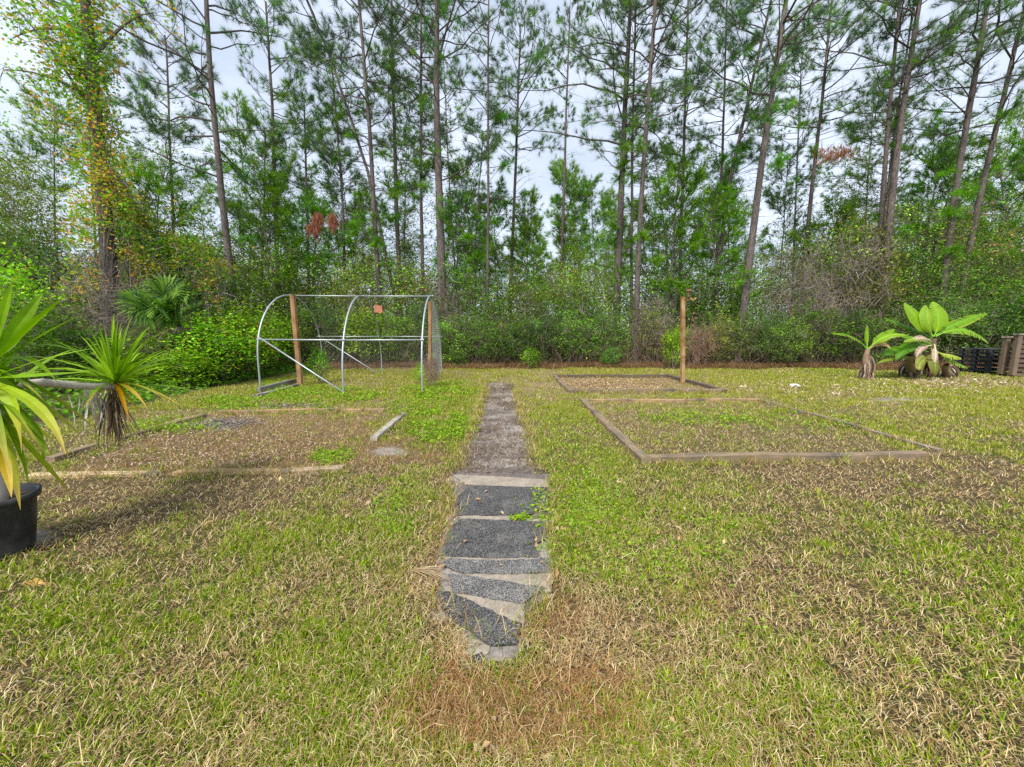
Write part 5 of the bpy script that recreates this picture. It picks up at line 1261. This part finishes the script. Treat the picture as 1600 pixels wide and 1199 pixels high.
br.build('dead_branches', M_twig, mr_); fo.build('vine_leaves', M_leaf, mr_)

# ---- fan palms
def fan(s, st, b, c, r, nrmv, cols, nl=22, arc=2.4, col=(.12, .2, .05)):
    b = np.array(b); c = np.array(c); d = nrm(c - b); n_ = nrm(np.array(nrmv, float)); sx = nrm(np.cross(d, n_)); up_ = d
    tube(st, [b, (b + c) / 2 + [0, 0, .05], c], [.014, .011, .009], 5, col)
    for k in range(nl):
        a = (k / (nl - 1) - .5) * 2 * arc; dd = up_ * math.cos(a) + sx * math.sin(a); L = r * (.75 + .3 * math.cos(a * .6)) * random.uniform(.9, 1.05)
        w = r * .11; e = c + dd * L + n_ * .08 * L - np.array([0, 0, .14 * L]); m = c + dd * L * .55 + n_ * .10 * L; sv = nrm(np.cross(dd, n_)) * w / 2
        V = [c - sv * .3, c + sv * .3, m + sv, m - sv, e]; s.addmix(np.array(V), [(0, 1, 2, 3)], [(3, 2, 4)], np.array(random.choice(cols)) * random.uniform(.8, 1.2))
PG = [(.05, .15, .03), (.08, .20, .035), (.035, .10, .025), (.12, .25, .05)]
def palm(px_, py_, Y, n, R, H, label, trunk=0, cols=PG, dead=0):
    b0 = at(px_, 560, Y); b0[2] = 0
    r = tag(empty('fan_palm', tuple(b0)), label, 'palm', 'fan palms and palmettos'); s = Soup(); st = Soup()
    c0 = np.array([0, 0, trunk])
    if trunk: tube(st, [(0, 0, -.05), (.05, 0, trunk * .5), (0, 0, trunk)], [.14, .12, .12], 9, (.2, .16, .12), .3)
    for k in range(n):
        a = random.random() * 6.283; el = random.uniform(-.2, 1.35); d = np.array([math.cos(a) * math.cos(el), math.sin(a) * math.cos(el) - .15, math.sin(el)]); L = H * random.uniform(.7, 1.1)
        fan(s, st, c0, c0 + d * L, R * random.uniform(.8, 1.1), np.array([random.gauss(0, .4), -1, .8]) * .6 + d * .3, cols)
    r_ = s.build('fronds', M_leaf, r); st.build('trunk' if trunk else 'stalks', M_stem, r)
    if dead:
        s = Soup()
        for k in range(dead):
            a = random.random() * 6.283; t_ = c0 + np.array([math.cos(a), math.sin(a), -.1]) * .2; e = t_ + np.array([math.cos(a) * .35, math.sin(a) * .35, -random.uniform(.5, 1.1)]); strap(s, [t_, (t_ + e) / 2 + [math.cos(a) * .2, math.sin(a) * .2, 0], e], .04, random.choice(DRYB), n=5)
        s.build('dead_fronds', M_dry, r)
palm(288, 470, 11.2, 22, .60, .95, 'green fan palm standing under the draped vines on the left', trunk=1.65, dead=70)
palm(815, 480, 19.0, 9, .8, .9, 'dark palmetto left of centre beyond the path', trunk=.9)
palm(1035, 520, 19.5, 10, .9, 1.0, 'palmetto behind the bare arching twigs', trunk=.7)
palm(1125, 500, 19.3, 12, .9, 1.1, 'palmetto between the lone post and the leaning pine', trunk=1.1)
palm(1210, 520, 19.0, 9, .85, 1.0, 'palmetto right of the leaning pine', trunk=.6)
palm(1520, 500, 18.6, 14, 1.0, 1.2, 'wide palmetto behind the black pallets', trunk=1.2)
palm(1575, 500, 18.4, 12, 1.0, 1.2, 'wide palmetto behind the wooden pallets', trunk=1.3)
palm(455, 520, 18.0, 8, .8, .8, 'palmetto seen through the left hoop', trunk=.5)
palm(30, 420, 13.5, 9, .8, .9, 'palmetto with drooping fronds at the left border', trunk=2.3)

# ---- hanging rust coloured dead needle bunches
for px_, py_, Y, w, h, lab in ((490, 358, 19, .55, .55, 'rust brown hanging clump of dead leaves, the lowest above the hoop'), (497, 343, 19.2, .45, .45, 'rust brown hanging clump just over the lowest one'), (520, 347, 19.4, .4, .6, 'rust brown hanging clump right of the pair'), (1305, 240, 21, 1.7, .7, 'orange-brown dead pine branch tuft high above the grey thicket')):
    p = at(px_, py_, Y); s = Soup(); n = 170
    T = np.random.randn(n, 3) * np.array([w, w * .6, h]) * .26; D = np.tile([0, 0, -1.0], (n, 1)) + .4 * np.random.randn(n, 3)
    tufts(s, T, nrm(D), 8, .30, .012, [(.36, .15, .09), (.46, .20, .12), (.28, .11, .07)] if px_ < 1000 else [(.55, .24, .14), (.48, .20, .12)], .25)
    o = s.build('dead_needle_clump', M_dry); o.location = p; tag(o, lab, 'dead needles')

# ---- stuff: vine cover, undergrowth, pine straw, litter, far woods
s = Soup(); n = 26000
x = np.random.uniform(-14, -5.5, n); y = np.random.uniform(4.2, 15.5, n)
k = leftwood(x, y) ; x, y = x[k], y[k]; px, py = proj(x, y, 0 * x); k = fbm(x * 1.3, y * 1.3, 91) > .40; x, y = x[k], y[k]
hh = np.clip((-x - 7.4) * .35, 0, .6) * fbm(x * 1.1, y * 1.1, 92) + .03
P = np.stack([x, y, hh * np.random.rand(len(x)) ** .5 + .02], 1); leaves(s, P, .085, pal(len(x), LG['bright'] + LG['mid'][:2], .3), up=1.2, aspect=.85)
ii = np.random.rand(len(x)) < .15; m = ii.sum(); B0 = P[ii] * [1, 1, .3]; d = np.random.randn(m, 3) * [.3, .3, .08]; tris3(s, np.stack([B0, B0 + d * .5, B0 + d], 1), np.full(m, .006), pal(m, [(.3, .25, .2), (.2, .15, .12)]))
tag(s.build('vine_ground_cover', M_leaf), 'bright green vine leaves covering the ground along the left margin', 'ground cover', kind='stuff')

TOPX = [-400, 0, 100, 200, 330, 450, 600, 700, 800, 870, 960, 1050, 1150, 1230, 1300, 1400, 1500, 1600, 2000]
TOPY = [330, 350, 420, 400, 390, 385, 400, 425, 440, 430, 425, 420, 425, 400, 350, 345, 335, 320, 320]
def thicket(name, K, y0, y1, per, leaf, cols_, spread, label, hmul=1.0, xr=1.45):
    s = Soup(); Y = np.random.uniform(y0, y1, K); X = Y * np.random.uniform(-xr, xr, K); f = np.random.rand(K) ** 1.15
    pxx = 800 + FPX * X / Y; top = np.interp(pxx, TOPX, TOPY); H = (1.5 + (520 - top) / FPX * Y) * hmul * (.7 + .6 * fbm(X * .35, Y * .35, 95)); Z = H * f
    keep = fbm(X * .5 + 3, Z * .8 + Y * .2, 96) > .40 - .12 * (1 - f); X, Y, Z = X[keep], Y[keep], Z[keep]; K = len(X)
    C_ = np.stack([X, Y, Z], 1); n = K * per
    tone = fbm(X * .35, Z * .5, 97)
    P = np.repeat(C_, per, 0) + np.random.randn(n, 3) * spread; P[:, 2] = np.maximum(P[:, 2], .05)
    kk = np.random.choice((.45, .8, 1.1, 1.5), (K, 1)); A_ = pal(K, cols_[0], .3) * kk; B_ = pal(K, cols_[1], .3) * kk; D_ = pal(K, cols_[2], .3)
    q = sstep(.42, .52, tone)[:, None]; q2 = (np.random.rand(K, 1) < .12)
    cc = np.where(q2, D_, A_ * (1 - q) + B_ * q); cc = np.repeat(cc, per, 0) * (.75 + .5 * np.random.rand(n, 1))
    leaves(s, P, leaf, cc, up=.5)
    m = K * 2; i_ = np.random.randint(0, K, m); d = nrm(np.random.randn(m, 3) * [.6, .6, 1] + [0, 0, .2]) * np.random.uniform(.3, 1.3, (m, 1)); B0 = C_[i_]
    tris3(s, np.stack([B0 - d * .5, B0 + np.random.randn(m, 3) * .08, B0 + d * .5], 1), np.full(m, .011 * y0 / 20), pal(m, [(.15, .12, .10), (.2, .17, .14), (.10, .08, .07)]))
    tag(s.build(name, M_leaf), label, 'undergrowth', kind='stuff')
thicket('undergrowth', 9500, 18.5, 27, 26, .125, (LG['dark'] + LG['mid'], LG['mid'] + LG['bright'] + LG['olive'], LG['brown'] + LG['greyd']), .30, 'tangled mass of brush and leaves filling the wood behind the shrubs')
thicket('far_woods', 6500, 30, 60, 20, .26, (LG['mid'], LG['bright'] + LG['olive'], LG['yellow'] + LG['olive']), .7, 'light green far woods seen between the trunks', .85)
# low woody brush right at the edge
s = Soup(); n = 8000; X = np.random.uniform(-14, 26, n); Y = 16.4 + np.abs(np.random.randn(n)) * 1.1; h = np.random.rand(n) ** 2.2 * 1.9
B0 = np.stack([X, Y, h], 1); d = nrm(np.random.randn(n, 3) * [.6, .5, 1]) * np.random.uniform(.2, 1.0, (n, 1)); tris3(s, np.stack([B0, B0 + d * .5 + np.random.randn(n, 3) * .06, B0 + d], 1), np.full(n, .008), pal(n, [(.17, .11, .08), (.24, .18, .14), (.11, .08, .06)]))
tag(s.build('brushwood', M_twig), 'low brown brushwood and dead stems at the foot of the wood edge', 'brushwood', kind='stuff')
s = Soup(); n = 52000; X = np.random.uniform(-11, 26, n); Y = 15.5 + np.random.gamma(2.0, .6, n) + .9 * (fbm(X * .7, X * 0 + 2., 93) - .5) * 2
hb = .16 * fbm(X * 1.6, Y * 1.6, 94) * sstep(15.4, 16.6, Y) + .02
blades(s, np.stack([X, Y, hb * np.random.rand(n) + .01], 1), np.random.uniform(.12, .35, n), np.full(n, .011), np.random.uniform(.9, 1.6, n), pal(n, [(.19, .12, .075), (.27, .17, .10), (.13, .08, .05), (.36, .27, .17)], .4))
tag(s.build('pine_straw', M_grass), 'red-brown pine straw piled along the edge of the lawn', 'pine straw', kind='stuff')
s = Soup()
for cx, cy, rx, ry, n, cl, sz in ((1450, 597, 140, 9, 380, [(.60, .50, .40), (.42, .30, .20), (.70, .62, .54), (.3, .2, .14)], .08), (300, 692, 210, 42, 2600, [(.40, .28, .18), (.52, .40, .27), (.25, .17, .11), (.44, .36, .28)], .032), (1350, 605, 220, 14, 350, [(.6, .5, .38), (.5, .4, .28)], .10), (760, 760, 500, 150, 120, [(.45, .28, .14), (.5, .38, .22)], .05), (800, 1050, 700, 140, 30, [(.36, .24, .13), (.42, .30, .2)], .032), (960, 602, 80, 9, 700, [(.45, .30, .18), (.55, .42, .28), (.3, .19, .11)], .07)):
    P = []
    for k in range(n):
        a = random.random() * 6.283; q = math.sqrt(random.random()); P.append(gr(cx + rx * q * math.cos(a), cy + ry * q * math.sin(a)))
    P = np.array(P); P[:, 2] = .02 + .02 * np.random.rand(n); leaves(s, P, sz, pal(n, cl), up=1.4, aspect=.55)
tag(s.build('leaf_litter', M_dry), 'fallen dry leaves scattered on the lawn and under the banana plants', 'leaf litter', kind='stuff')
